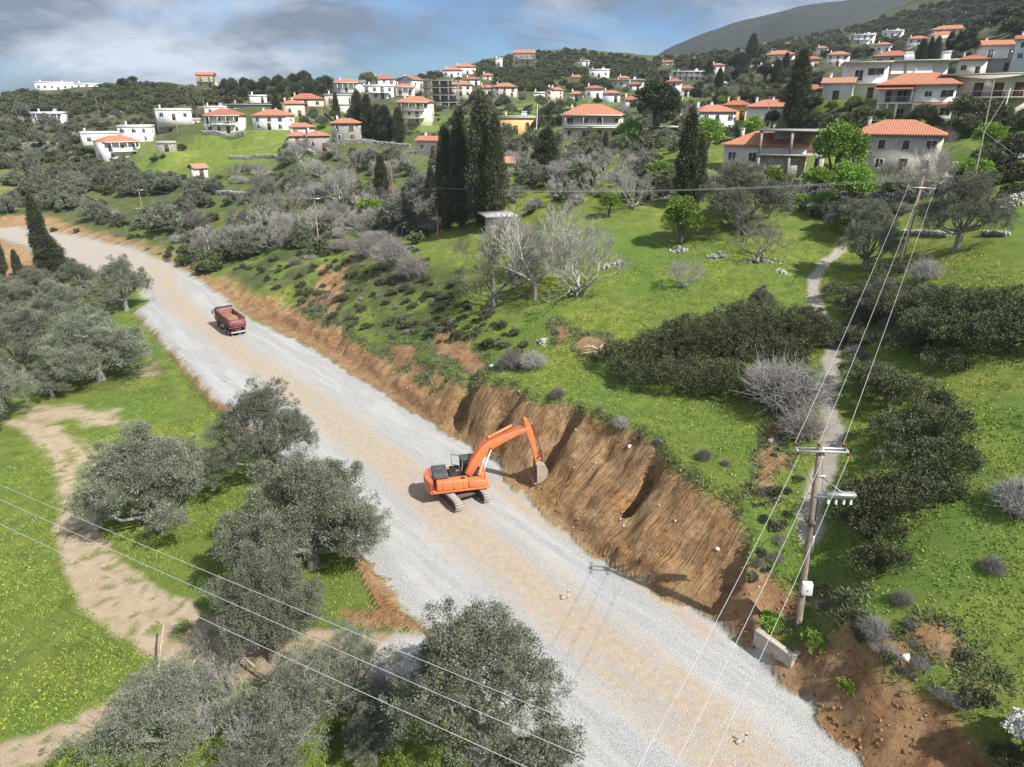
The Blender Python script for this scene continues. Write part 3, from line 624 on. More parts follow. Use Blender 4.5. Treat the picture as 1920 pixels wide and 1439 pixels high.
# every prototype: dict part name -> mesh, unit = metres, base at the origin
def proto_olive(seed, w=8.0, h=6.5, n_clump=900, per=46, leaf=(.15, .034), mat=None, lean=0, th=1.3, open_=1.0, twig=True):
    r = np.random.default_rng(seed); mb = MB(); s_ = h / 6.5
    base = np.array([0, 0, -.4]); mb.tube([base, base + (.05, .02, .8), base + (.1, 0, th + .4)], [.44 * s_, .31 * s_, .27 * s_], 9)
    fork = base + np.array((.1, 0, th + .3)); lobes = []; nl = int(r.integers(11, 15)); az0 = r.uniform(0, 6.28)
    for i in range(nl):   # main limbs end in separate ragged heads of very different size
        a = az0 + i * 2.4 + r.uniform(-.3, .3); q = math.sqrt((i + .5) / nl) * r.uniform(.85, 1.12); R_ = w * r.uniform(.10, .19)
        cz = th * .7 + (h - th * .7) * (.80 - .55 * q ** 1.6) * r.uniform(.82, 1.12); rr = w * .37 * q
        c = np.array([rr * math.cos(a) + lean, rr * math.sin(a), max(cz, R_ * .75)]); lobes.append((*c, R_, R_ * r.uniform(.75, 1.15)))
        m = fork * .55 + c * .45 + r.normal(size=3) * .3 + np.array([0, 0, -.2]); mb.tube([fork, m, c], [.15 * s_, .09 * s_, .04], 6, cap=False)
        for j in range(6):
            e = r.normal(size=3); e /= np.linalg.norm(e); e[2] = e[2] * .5 + .35; st = c + (m - c) * r.uniform(0, .5)
            branch_tree(mb, r, st, e, R_ * .62, .036, 2, .7, .2, 2, 4, (2, 3), .007)
        for j in range(3):   # side shoots that break the outline
            e = r.normal(size=3); e[2] = abs(e[2]) * .9; e /= np.linalg.norm(e); t = R_ * r.uniform(.9, 1.3); lobes.append((*(c + e * t), R_ * r.uniform(.22, .42), R_ * r.uniform(.25, .5)))
    P, D, g, C = crown_pts(lobes, n_clump, per, w * .034 * open_, r, (.45, 1.1), -.75); P[:, 2] = np.maximum(P[:, 2], .15)
    return {'trunk': (mb.mesh('trunk', [M_BARKG], True)), 'crown': leaves_mesh('crown', P, D, g, leaf[0], leaf[1], mat or M_OLIVE, r)}
def proto_blob(seed, w, h, n_clump, per, leaf, mat, nl=7, trunk=0.0, flat=.8, cr=.06, mbark=None):
    r = np.random.default_rng(seed); mb = MB(); lobes = []
    for i in range(nl):
        a = i * 2.4 + seed; rr = w * .29 * math.sqrt(i / nl); R_ = w * r.uniform(.18, .26)
        cz = trunk + (h - trunk) * (.58 - .22 * (i / nl)) * r.uniform(.85, 1.15); lobes.append((rr * math.cos(a), rr * math.sin(a), cz, R_, max(.2, min(R_ * flat * 1.3, cz - trunk * .6))))
    for l in lobes[:5]:
        mb.tube([(0, 0, -.4), (l[0] * .3, l[1] * .3, max(trunk, .25)), l[:3]], [.035 * h, .025 * h, .01 * h], 5, cap=False)
    P, D, g, C = crown_pts(lobes, n_clump, per, w * cr, r, (.70, 1.06), -.35); P[:, 2] = np.maximum(P[:, 2], .02)
    return {'trunk': mb.mesh('trunk', [mbark or M_BARK], True), 'crown': leaves_mesh('crown', P, D, g, leaf[0], leaf[1], mat, r)}
def proto_cypress(seed, h=12, w=2.6, n=900, per=28, leaf=(.22, .07), top=.12, bare=.06, ragged=.15):
    r = np.random.default_rng(seed); mb = MB(); mb.tube([(0, 0, -.5), (0, 0, h * .5), (0, 0, h * .95)], [.2, .13, .03], 6)
    t = r.random(n) ** .9; prof = np.minimum(1, (t / .22) ** .6) * np.clip((1 - t) / (1 - .45), 0, 1) ** .62 * (1 + ragged * np.sin(t * 23 + seed) * r.uniform(.4, 1.2, n)) + top * .3
    az = r.uniform(0, 6.283, n); rr = w / 2 * prof * r.uniform(.7, 1.06, n); C = np.c_[rr * np.cos(az), rr * np.sin(az), h * (bare + (1 - bare) * t)]
    off = r.normal(size=(n, per, 3)) * np.array([.11, .11, .24]) * w * .55; P = C[:, None] + off; D = off * .5 + np.c_[np.cos(az), np.sin(az), np.full(n, 1.6)][:, None] * .5
    return {'trunk': mb.mesh('trunk', [M_BARKG]), 'crown': leaves_mesh('crown', P.reshape(-1, 3), D.reshape(-1, 3), np.repeat(r.random(n), per), *leaf, M_CYPR, r)}
def proto_bare(seed, h=6, depth=5, mat=None, bark=None, multi=1, spread=.62, up=.3, th=1.2, lean=0, kids=(2, 4), mind=.012, droop=0):
    r = np.random.default_rng(seed); tr = MB(); br = MB()
    for k in range(multi):
        a = r.uniform(0, 6.28); off = np.array([math.cos(a), math.sin(a), 0]) * (.25 * (multi > 1))
        top = off * 2.0 + np.array([lean, 0, th]); tr.tube([off + (0, 0, -.4), off * 1.2 + (lean * .4, 0, th * .5), top], [h * .034, h * .026, h * .022], 7)
        for i in range(4 if multi == 1 else 3):
            e = np.array([math.cos(i * 1.7 + a), math.sin(i * 1.7 + a), r.uniform(.45, 1.1)]) + np.array([lean * .5, 0, 0])
            branch_tree(br, r, top, e, h * .26, h * .017, depth, spread, up, 3, 5, kids, mind, None, droop)
    c = br.mesh('crown', [mat or M_TWIG]); rnd_on(c, r); return {'trunk': tr.mesh('trunk', [bark or M_BARKG], True), 'crown': c}
def proto_twigshrub(seed, w=3, h=1.8, n=260, mat=None, leaf_frac=.15, rad=.011):
    r = np.random.default_rng(seed); br = MB(); pts = []
    for i in range(n):
        a = r.uniform(0, 6.28); q = r.random() ** .5; base = np.array([math.cos(a), math.sin(a), 0]) * w * .16 * r.random(); tip = np.array([math.cos(a) * w / 2 * q, math.sin(a) * w / 2 * q, h * (1 - .62 * q * q) * r.uniform(.7, 1.1)])
        mid = base * .4 + tip * .5 + np.array([0, 0, h * .12]) + r.normal(size=3) * .05 * w
        br.tube([base + (0, 0, -.1), mid, tip], [rad * 1.8, rad * 1.3, rad * .7], 3, cap=False); pts.append((mid, tip))
        for j in range(6):
            s = mid + (tip - mid) * r.random(); e = s + (r.normal(size=3) * .10 * w + (tip - mid) * .25) ; br.tube([s, e], [rad * .9, rad * .5], 3, cap=False)
    c = br.mesh('twigs', [mat or M_TWIG]); rnd_on(c, r); return {'twigs': c}
PROTO = {}
def proto(name, fn, *a, **k):
    PROTO[name] = fn(*a, **k)
for i in range(4): proto(f'olive{i}', proto_olive, 100 + i, 8.5, 7.0, (2100, 2300, 1500, 2000)[i], 46, th=(1.0, 1.1, 1.9, 1.2)[i], open_=(1.0, 1.05, .85, 1.0)[i], leaf=(.105, .022))
proto('oliveT', proto_olive, 111, 8.5, 7.0, 800, 34, th=.8, open_=.95, leaf=(.105, .022))
for i in range(3): proto(f'oliveM{i}', proto_olive, 120 + i, 8.0, 6.0, 620, 26, (.24, .06), th=.7)
for i in range(3): proto(f'bush{i}', proto_blob, 140 + i, 5, 3.2, 560, 40, (.12, .045), M_MASTIC, 8)
for i in range(3): proto(f'shrub{i}', proto_blob, 150 + i, 3.2, 2.2, 110, 22, (.24, .10), M_SCRUB, 6)
for i in range(2): proto(f'shrubD{i}', proto_blob, 155 + i, 3.6, 2.6, 130, 22, (.25, .10), M_MASTIC, 6)
for i in range(3): proto(f'cypress{i}', proto_cypress, 160 + i, 12, (2.9, 2.3, 3.4)[i], ragged=(.12, .2, .25)[i])
for i in range(2): proto(f'bright{i}', proto_blob, 170 + i, 5, 5.2, 420, 30, (.20, .075), M_BRIGHT, 8, 1.3, .9)
for i in range(2): proto(f'broad{i}', proto_blob, 175 + i, 7, 7.0, 420, 30, (.30, .11), (M_SCRUB, M_OLIVE2)[i], 9, 1.5, .9)
for i in range(2): proto(f'pine{i}', proto_blob, 180 + i, 7, 8.5, 480, 30, (.34, .09), M_PINE, 10, 1.8, .9, .065)
for i in range(3): proto(f'bare{i}', proto_bare, 190 + i, 6.5, 5, (M_TWIG, M_TWIGD, M_TWIG)[i], None, (1, 2, 3)[i], kids=(2, 4), th=(1.3, .9, .5)[i], mind=.011)
proto('bareR', proto_bare, 195, 6.5, 4, M_TWIGR, None, 2)
proto('barefar', proto_bare, 196, 6.5, 4, M_TWIG, None, 3, kids=(2, 4), mind=.03, th=.4); proto('barefar1', proto_bare, 197, 6.5, 4, M_TWIGD, None, 2, kids=(2, 4), mind=.03, th=.6)
for i in range(3): proto(f'twig{i}', proto_twigshrub, 200 + i, 3, 1.9, 260, (M_TWIG, M_TWIGD, M_TWIG)[i])
proto('twigfar', proto_twigshrub, 205, 3.4, 2.2, 150, M_TWIG, 0, .028); proto('twigfar1', proto_twigshrub, 206, 3.4, 2.2, 150, M_TWIGD, 0, .028)
proto('weed', proto_blob, 208, 2.6, .9, 160, 26, (.13, .05), M_BRIGHT, 7)
proto('blossom', proto_blob, 210, 3, 2.6, 240, 26, (.10, .06), M_BLOSSOM, 6, .6)
NVEG = {}
def plant(kind, name, p, size=1.0, label=None, cat='tree', group=None, rz=None, sz=None, simple=False, sink=.1, tilt=None):
    """one plant = Empty-less thing: the crown is parented to the trunk thing's Empty"""
    p = Vector(p); rz = random.uniform(0, 6.283) if rz is None else rz; s = (size, size, size) if sz is None else sz
    parts = PROTO[kind]
    if simple or len(parts) == 1:
        k = 'crown' if 'crown' in parts else list(parts)[0]; o = link(name, parts[k], None, p - Vector((0, 0, sink)), (0, 0, rz), s)
    else:
        o = link(name, None, None, p - Vector((0, 0, sink)), (0, 0, rz), s)
        for k, me in parts.items(): link(k, me, o)
    if tilt: o.rotation_euler = (tilt[0], tilt[1], rz)
    tag(o, label, cat, group); NVEG[kind] = NVEG.get(kind, 0) + 1
    return o
# ---------------------------------------------------------------- foreground olives and the meadow plants
def olive(kind, u, v, w, h, label, rz=None, group='olive trees beside the new road', name='olive_tree', **k):
    p = G(u, v); return plant(kind, name, p, label=label, cat='tree', group=group, rz=rz, sz=(w / 8.5, w / 8.5, h / 7.0), **k)
olive('olive0', 300, 985, 12.0, 8.2, 'broad low-hanging grey olive tree right beside the bend of the dirt track', .4)
olive('olive2', 503, 902, 9.4, 9.0, 'tall olive tree with visible trunk at the left gravel edge, farthest of the near three', 1.3)
olive('olive1', 590, 1062, 11.4, 9.4, 'largest dense grey olive tree overhanging the left gravel edge behind the excavator', 2.3)
olive('olive3', 512, 1238, 7.2, 8.4, 'upright olive tree standing where the dirt track passes, thin trunk showing', .2)
olive('oliveT', 560, 1390, 7.6, 5.6, 'bushy olive tree with thick trunk between the cut branches and the green clearing', 4.0)
olive('olive2', 905, 1425, 10.4, 8.6, 'spreading dark olive tree at the bottom centre beside the gravel', 3.1)
olive('oliveT', 660, 1300, 4.6, 5.0, 'small olive tree at the gravel apron where the track meets the road', 5.1)
olive('oliveT', 330, 1400, 9.0, 5.0, 'drooping grey olive tree with sawn pale branches at the lower left', 1.1)
olive('olive3', 705, 1425, 3.6, 3.4, 'low olive sapling in the green clearing at the bottom', 2.2)
olive('oliveT', 480, 1500, 6.5, 3.2, 'olive tree top cut by the bottom edge of the photo at left', 3.2)
olive('olive0', 1010, 1470, 3.5, 2.8, 'low olive shrub on the gravel edge at the bottom centre', 4.4)
olive('olive2', 238, 583, 9.6, 9.0, 'solitary olive tree with dark forked trunk at the left rim of the gravel', 2.0, 'olive trees left of the road')
for u, v, w, h, k, l in [(120, 625, 11.5, 7.5, 'olive0', 'grey olive tree directly left of the solitary forked olive'), (190, 712, 14, 9, 'olive1', 'large wide olive tree overhanging the grass bank left of the road'),
      (45, 700, 12, 9.5, 'olive3', 'dark dense olive tree behind the wide one at the left edge'), (-10, 800, 9.5, 8.5, 'olive0', 'olive tree cropped by the left edge above the track fork'),
      (20, 600, 11, 7, 'olive3', 'olive tree near the left edge below the red-stemmed pole'), (75, 560, 9, 6, 'olive1', 'small grey olive tree below the utility pole at left'), (150, 545, 8, 5.5, 'olive0', 'pale olive tree between the pole and the solitary olive'),
      (100, 745, 6, 4.5, 'olive2', 'short olive tree in front of the wide olive at left')]:
    olive(k, u, v, w, h, l, None, 'olive trees left of the road')
# middle distance olives on the meadow
for u, v, w, h, k, l in [(1388, 428, 13.5, 8.8, 'olive1', 'big round olive tree below the orange-roofed house'), (1622, 500, 7.2, 6.6, 'olive0', 'olive tree beside the top bend of the footpath'),
      (1600, 440, 8, 5, 'olive3', 'grey olive tree behind the tree at the footpath bend'), (1792, 472, 9, 8.0, 'olive2', 'olive tree with leaning dark trunk on the right meadow'), (1640, 590, 5.5, 3.5, 'olive1', 'low olive shrub under the far crossarm pole'),
      (1425, 585, 3.2, 2.6, 'olive0', 'small grey olive on top of the large dark thicket')]:
    olive(k, u, v, w, h, l, None, 'olive trees on the right hillside')
# dark thickets: each one continuous evergreen mass
def thicket(name, blobs, label, mat=M_THICK, dens=50, leaf=(.12, .042), seed=1, zlift=0.0, group=None, cr=.30):
    r = np.random.default_rng(seed); lobes = []
    o0 = G(*blobs[0][:2])
    for u, v, rad, hgt in blobs:
        p = G(u, v) - o0; lobes.append((p.x, p.y, p.z + hgt * .42, rad, hgt * .62))
        for k in range(4):
            a = r.uniform(0, 6.28); q = rad * .62; lobes.append((p.x + q * math.cos(a), p.y + q * math.sin(a), p.z + hgt * .40 + r.uniform(-.2, .2), rad * r.uniform(.4, .55), hgt * r.uniform(.40, .72)))
    area = sum(l[3] ** 2 for l in lobes); n = int(area * dens * .62)
    P, D, g, C = crown_pts(lobes, n, 34, cr, r, (.78, 1.06), -.2)
    root = link(name, None, None, o0); link('foliage', leaves_mesh('foliage', P, D, g, *leaf, mat, r), root)
    tag(root, label, 'bush', group or 'evergreen thickets')
    return root
thicket('thicket', [(1180,690,2.6,2.2),(1240,680,3.2,2.8),(1310,660,3.6,3.2),(1390,640,3.8,3.4),(1460,640,3.6,3.2),(1515,650,2.6,2.6),(1210,720,2.4,2.0),(1290,725,3.0,2.4),(1370,730,2.8,2.2),(1440,690,3.0,2.6)], 'wide dark green thicket on the bright meadow left of the footpath', seed=3)
thicket('thicket', [(1690,600,2.4,2.4),(1750,640,2.6,2.6),(1820,655,2.8,2.6),(1890,650,2.8,2.6),(1940,640,3,2.6),(1760,590,2.4,2.4),(1840,600,2.6,2.4),(1910,600,2.6,2.4),(1700,660,1.8,1.6),(1770,690,1.6,1.2)], 'long dark thicket along the right edge below the upper meadow', seed=4)
thicket('thicket', [(1620,720,1.8,1.8),(1660,740,2.2,2.2),(1720,770,2.2,2.2),(1760,820,2.0,2.0),(1770,880,1.8,1.8),(1690,830,2.0,2.0),(1700,890,2.0,1.8),(1750,930,1.5,1.4)], 'curved dark thicket beside the footpath, hooked towards the right meadow', seed=5)
thicket('thicket', [(1610,950,1.5,2.0),(1670,960,1.8,2.4),(1640,1010,1.4,2.0),(1600,1000,1.3,1.6),(1620,1070,1.1,1.4),(1660,1060,1.0,1.4)], 'tall evergreen clump right of the near pole above the cut bank', seed=6, leaf=(.11, .045))
thicket('thicket', [(1570,560,1.6,1.5),(1610,600,2.0,1.8),(1660,560,2.2,2.0),(1610,640,1.4,1.2),(1660,520,1.8,1.6)], 'low dark scrub mass between the footpath and the far crossarm pole', M_SCRUB, seed=7)
# grey and bare plants of the meadow
for u, v, s, k, l in [(430, 1265, .62, 'bare1', 'leafless twiggy tree at the lower track edge among the cut branches'), (395, 1375, .7, 'bare2', 'grey leafless growth inside the drooping olive at lower left'), (590, 1330, .6, 'bare1', 'leafless twiggy growth between the bushy olive and the track'), (700, 1345, .45, 'bare2', 'small leafless bush at the green clearing'), (500, 1420, .6, 'bare2', 'leafless twigs rising at the bottom edge, left')]:
    plant(k, 'bare_tree', G(u, v), s, l, 'tree', 'leafless twigs among the near olives')
def put(kind, name, u, v, size, label, cat='tree', group=None, sz=None, **k): return plant(kind, name, G(u, v), size, label, cat, group, sz=sz, **k)
put('bare0', 'bare_tree', 1002, 562, 1.75, 'bare pale-trunked tree standing upright on the meadow edge', rz=.3)
put('bare1', 'bare_tree', 930, 575, 1.6, 'leaning bare tree with drooping white twigs at the bank crest', rz=2.2, tilt=(0, -.25))
put('bare2', 'bare_tree', 1085, 555, 1.5, 'spreading multi-stemmed bare tree right of the upright bare one', rz=1.2)
put('bare2', 'bare_tree', 965, 525, 1.5, 'thin bare tree behind the leaning one', rz=4.2)
put('bare0', 'bare_tree', 1060, 505, 1.3, 'bare tree behind the multi-stemmed one, near the shed', rz=5.2)
put('bare2', 'bare_tree', 1280, 540, .62, 'small half-leafed bare shrub tree on the middle meadow', rz=2); put('bare1', 'bare_tree', 1425, 490, .85, 'bare fig by the stone heap near the footpath', rz=1)
put('bare0', 'bare_tree', 1400, 455, .7, 'thin grey leafless tree below the big round olive', rz=3.3)
for u, v, s, k, l in [(1475, 770, 2.1, 'twig0', 'large grey leafless shrub against the dark thicket'), (1500, 820, 1.2, 'twig1', 'grey leafless shrub between meadow edge and footpath'), (1435, 740, 1.5, 'twig2', 'pale leafless shrub at the thicket end'),
      (735, 500, 2.2, 'twig2', 'white-twigged leafless shrub on the bank crest'), (775, 520, 1.6, 'twig1', 'dark leafless shrub beside the white-twigged one'), (690, 480, 1.6, 'twig1', 'dull leafless shrub behind the white-twigged one'),
      (1320, 860, .42, 'twig1', 'little dark heath shrub on the flowery meadow'), (1360, 872, .25, 'twig1', 'tiny heath shrub on the flowery meadow'), (1235, 830, .25, 'twig1', 'tiny dry plant near the cut edge'),
      (1730, 525, 1.1, 'twig2', 'fallen pale branches below the right meadow olive'), (1910, 960, 1.1, 'twig2', 'grey leafless shrub cropped by the right edge'), (1640, 1190, .55, 'twig2', 'pale grey bush on the cut bank right of the near pole'),
      (1690, 1130, .4, 'twig1', 'dark dry bush on top of the right cut bank'), (1860, 1070, .45, 'twig1', 'dry brown bush on the right meadow slope'), (1045, 745, .5, 'twig1', 'dark dry bush at the cut edge above the boom'),
      (1165, 800, .5, 'twig0', 'dry bush on the cut edge right of the boom'), (960, 690, 1.0, 'twig1', 'dark shrub on the bank crest above the excavator'), (1000, 690, .9, 'twig0', 'grey shrub right of the dark shrub on the crest')]:
    put(k, 'dry_shrub', u, v, s, l, 'shrub', 'leafless shrubs')
put('bright0', 'green_tree', 1276, 458, 1.15, 'bright green young tree on the middle meadow', rz=1)
put('bright1', 'green_tree', 1142, 408, .72, 'small dark green round tree on the upper meadow'); put('bright0', 'green_tree', 1560, 350, 1.7, 'large bright green tree before the concrete frame ruin', rz=2)
put('bright1', 'green_tree', 1590, 400, 1.2, 'bright green lower tree beneath the concrete frame ruin'); put('bright1', 'green_tree', 1532, 375, .9, 'light green bushy tree left of the ruin tree')
put('bright0', 'green_tree', 1180, 280, 1.25, 'light green tree right of the balcony house'); put('bright1', 'green_tree', 1320, 300, 1.5, 'tall light green tree beside the single dark cypress'); put('bright0', 'green_tree', 1410, 272, 1.1, 'yellow-green tree above the orange-roofed house')
put('bright1', 'green_tree', 700, 415, 1.3, 'rounded bright evergreen in the grey valley', sz=(1.3, 1.3, .9)); put('bright1', 'green_tree', 1232, 352, .95, 'round orange tree with dark green leaves', sz=(1.1, 1.1, .85))
put('bright1', 'green_tree', 1850, 300, 1.0, 'yellow-green bush below the parked cars'); put('bright0', 'green_tree', 1820, 345, .9, 'low bright green bush by the upper path', sz=(1, 1, .6))
# white blossoming bush at the lower right corner
put('blossom', 'blossoming_bush', 1925, 1420, .9, 'white blossoming bush at the lower right corner', 'bush'); put('bush0', 'green_bush', 1890, 1440, .4, 'green bush beside the white blossoming bush', 'bush')
for u, v, s, l in [(1448, 1172, .5, 'green weed clump left of the near pole base'), (1530, 1210, .5, 'green weed clump right of the near pole base'), (1590, 1290, .32, 'small green tuft on the soil slope')]:
    plant('weed', 'weed_clump', G(u, v), s * 1.5, l, 'plant', None, simple=True)
# ---------------------------------------------------------------- houses
def wall_mat(name, c, dirt=.5, stone=False):
    m, nt, b = new_mat(name); tc = nt.nodes.new('ShaderNodeTexCoord'); P = tc.outputs['Object']
    n = tnoise(nt, P, .7, 7, .7); n2 = tnoise(nt, P, 5, 4, .7)
    if stone:
        v = nd(nt, 'ShaderNodeTexVoronoi', Scale=2.6); nt.links.new(P, v.inputs['Vector'])
        col_ = tmix(nt, tramp(nt, v.outputs['Color'], [(0, 0), (1, 1)]), tuple(x * .62 for x in c), tuple(min(1, x * 1.25) for x in c)); col_ = tmix(nt, tramp(nt, v.outputs['Distance'], [(.30, 0), (.55, .7)]), col_, tuple(x * .45 for x in c)); tbump(nt, b, v.outputs['Distance'], .6, -.06)
    else: col_ = tmix(nt, tramp(nt, n2, [(.35, .25), (.6, 0)]), c, tuple(x * .8 for x in c))
    col_ = tmix(nt, tmath(nt, 'MULTIPLY', tramp(nt, n, [(.48, 0), (.72, 1)]), dirt), col_, tuple(x * f for x, f in zip(c, (.58, .55, .50))))
    nt.links.new(col_, b.inputs['Base Color']); b.inputs['Roughness'].default_value = .9; b.inputs['Specular IOR Level'].default_value = .2; return m
WALL = {k: wall_mat('wall_' + k, c, d, s) for k, c, d, s in [('white', (.80, .79, .76), .35, 0), ('yellow', (.82, .70, .40), .3, 0), ('beige', (.62, .54, .44), .4, 0), ('cream', (.74, .68, .56), .35, 0), ('grey', (.46, .45, .43), .5, 0),
        ('stone', (.42, .40, .36), .4, 1), ('pinkwhite', (.72, .64, .59), .4, 0), ('pink', (.76, .55, .48), .3, 0), ('bluewhite', (.62, .70, .80), .3, 0), ('greywhite', (.66, .67, .68), .3, 0), ('ochre', (.78, .50, .20), .3, 0), ('oldstone', (.50, .475, .44), .9, 0)]}
def simple_mat(name, c, rough=.6, metal=0, spec=.4, var=0, bump=0, vs=4):
    m, nt, b = new_mat(name)
    if var:
        tc = nt.nodes.new('ShaderNodeTexCoord'); n = tnoise(nt, tc.outputs['Object'], vs, 6, .65)
        nt.links.new(tramp(nt, n, [(.3, tuple(x * (1 - var) for x in c)), (.7, tuple(min(1, x * (1 + var * .7)) for x in c))]), b.inputs['Base Color'])
        if bump: tbump(nt, b, n, bump, .03)
    else: b.inputs['Base Color'].default_value = (*c, 1)
    b.inputs['Roughness'].default_value = rough; b.inputs['Metallic'].default_value = metal; b.inputs['Specular IOR Level'].default_value = spec; return m
def roof_mat(name, c):
    m, nt, b = new_mat(name); tc = nt.nodes.new('ShaderNodeTexCoord'); P = tc.outputs['Object']; sp = nt.nodes.new('ShaderNodeSeparateXYZ'); nt.links.new(P, sp.inputs[0])
    g = nt.nodes.new('ShaderNodeNewGeometry'); w = nt.nodes.new('ShaderNodeUVMap')
    s = nt.nodes.new('ShaderNodeSeparateXYZ'); nt.links.new(w.outputs[0], s.inputs[0])
    wav = tmath(nt, 'SINE', tmath(nt, 'MULTIPLY', s.outputs[0], 2 * math.pi / .34)); row = tmath(nt, 'FRACT', tmath(nt, 'MULTIPLY', s.outputs[1], 1 / .4))
    n = tnoise(nt, P, 1.2, 6, .7); n2 = tnoise(nt, P, 9, 2, .7)
    cc = tmix(nt, tramp(nt, n, [(.38, 0), (.7, .75)]), c, tuple(x * y for x, y in zip(c, (.72, .66, .62)))); cc = tmix(nt, tramp(nt, n2, [(.4, .35), (.65, 0)]), cc, tuple(x * .65 for x in c))
    cc = tmix(nt, tmath(nt, 'MULTIPLY', tmath(nt, 'GREATER_THAN', tmath(nt, 'MULTIPLY', wav, -1), .55), .45), cc, tuple(x * .4 for x in c))
    nt.links.new(cc, b.inputs['Base Color']); b.inputs['Roughness'].default_value = .8; b.inputs['Specular IOR Level'].default_value = .2
    tbump(nt, b, tmath(nt, 'ADD', wav, tmath(nt, 'MULTIPLY', row, -.5)), .5, .06); return m
M_TILE = [roof_mat('orange_tiles', (.58, .255, .16)), roof_mat('red_tiles', (.48, .19, .125)), roof_mat('faded_tiles', (.56, .30, .20))]
M_SLAB = simple_mat('roof_concrete', (.46, .45, .43), .9, var=.2); M_CONC = simple_mat('concrete', (.34, .33, .31), .9, var=.25, vs=1.5)
M_WIN = simple_mat('window_glass', (.035, .042, .05), .15, spec=.6); M_SHUT = simple_mat('brown_shutter', (.10, .055, .035), .6); M_FRAME = simple_mat('white_frame', (.70, .70, .68), .5); M_RAIL = simple_mat('rail', (.50, .50, .50), .5)
M_WHITE = simple_mat('white_plaster', (.78, .77, .75), .8, var=.08); M_TANK = simple_mat('tank', (.6, .62, .64), .3, .6); M_DOOR = simple_mat('door', (.13, .075, .045), .6); M_BLUE = simple_mat('blue_paint', (.05, .12, .42), .5)
def tile_uv(me):
    uv = me.uv_layers.new(name='uv'); n = np.empty(len(me.polygons) * 3); me.polygons.foreach_get('normal', n); n = n.reshape(-1, 3)
    for p in me.polygons:
        nn = Vector(n[p.index]); e = Vector((0, 0, 1)).cross(nn)
        e = e.normalized() if e.length > 1e-3 else Vector((1, 0, 0)); s = nn.cross(e)
        for li in p.loop_indices:
            c = me.vertices[me.loops[li].vertex_index].co; uv.data[li].uv = (c.dot(e), c.dot(s))
def roof_mesh(kind, w, d, h, z, over=.5, th=.16):
    mb = MB(); a, b = w / 2 + over, d / 2 + over
    if kind == 'hip':
        if w >= d: r0, r1 = (-(a - b * .95), 0), ((a - b * .95), 0)
        else: r0, r1 = (0, -(b - a * .95)), (0, (b - a * .95))
    elif kind == 'gable': r0, r1 = (-a, 0), (a, 0)
    V = [(-a, -b, z), (a, -b, z), (a, b, z), (-a, b, z), (*r0, z + h), (*r1, z + h)]
    V = V + [(x, y, zz - th) for x, y, zz in V[:4]] + [((V[4][0]), V[4][1], z + h - th), (V[5][0], V[5][1], z + h - th)]
    if w >= d or kind == 'gable': F = [(0, 1, 5, 4), (2, 3, 4, 5), (1, 2, 5, 5), (3, 0, 4, 4)]
    else: F = [(0, 1, 4, 4), (1, 2, 5, 4), (2, 3, 5, 5), (3, 0, 4, 5)]
    F += [(0, 6, 7, 1), (1, 7, 8, 2), (2, 8, 9, 3), (3, 9, 6, 0), (6, 9, 8, 7)]
    if kind == 'gable': F = [f for f in F if f not in ((1, 2, 5, 5), (3, 0, 4, 4))]
    me = mesh_tri('roof', V, F); tile_uv(me); return me
def mesh_tri(name, V, F, mats=()):
    me = bpy.data.meshes.new(name); me.from_pydata([tuple(v) for v in V], [], [tuple(dict.fromkeys(f)) for f in F]); [me.materials.append(m) for m in mats]; me.update(); return me
def opening(root, x, z, ww, wh, side, w, d, r, kind='window', arch=False, shut=None):
    """window or door: a recessed-looking frame standing proud with pane / leaf inside"""
    m = {'f': Matrix.Translation((x, -d / 2, z)), 'b': Matrix.Translation((x, d / 2, z)) @ Matrix.Rotation(math.pi, 4, 'Z'), 'l': Matrix.Translation((-w / 2, x, z)) @ Matrix.Rotation(-math.pi / 2, 4, 'Z'), 'r': Matrix.Translation((w / 2, x, z)) @ Matrix.Rotation(math.pi / 2, 4, 'Z')}[side]
    fr = MB(); t = .09
    for sx in (-1, 1): fr.box((sx * (ww / 2 + t / 2), -.03, 0), (t, .12, wh + 2 * t))
    fr.box((0, -.03, wh / 2 + t / 2), (ww, .118, t)); fr.box((0, -.05, -wh / 2 - t / 2), (ww, .17, t))
    if kind == 'window' and ww > .9: fr.box((0, -.02, 0), (.06, .08, wh))
    fo = fr.build(kind, [M_FRAME if shut is None or kind == 'window' else M_SHUT], root); fo.matrix_local = m
    pn = MB()
    if arch:
        th = np.linspace(0, math.pi, 8); pl = [(ww / 2 * math.cos(t_), wh * .2 + wh * .32 * math.sin(t_)) for t_ in th]; pl = [(ww / 2, -wh / 2)] + pl + [(-ww / 2, -wh / 2)]; pl = pl[:5] + pl[5:]
        pn.prism(pl, -.045, 0)
    else: pn.box((0, -.012, 0), (ww, .03, wh))
    pn.build('pane' if kind == 'window' else 'leaf', [shut or (M_WIN if kind == 'window' else M_DOOR)], fo)
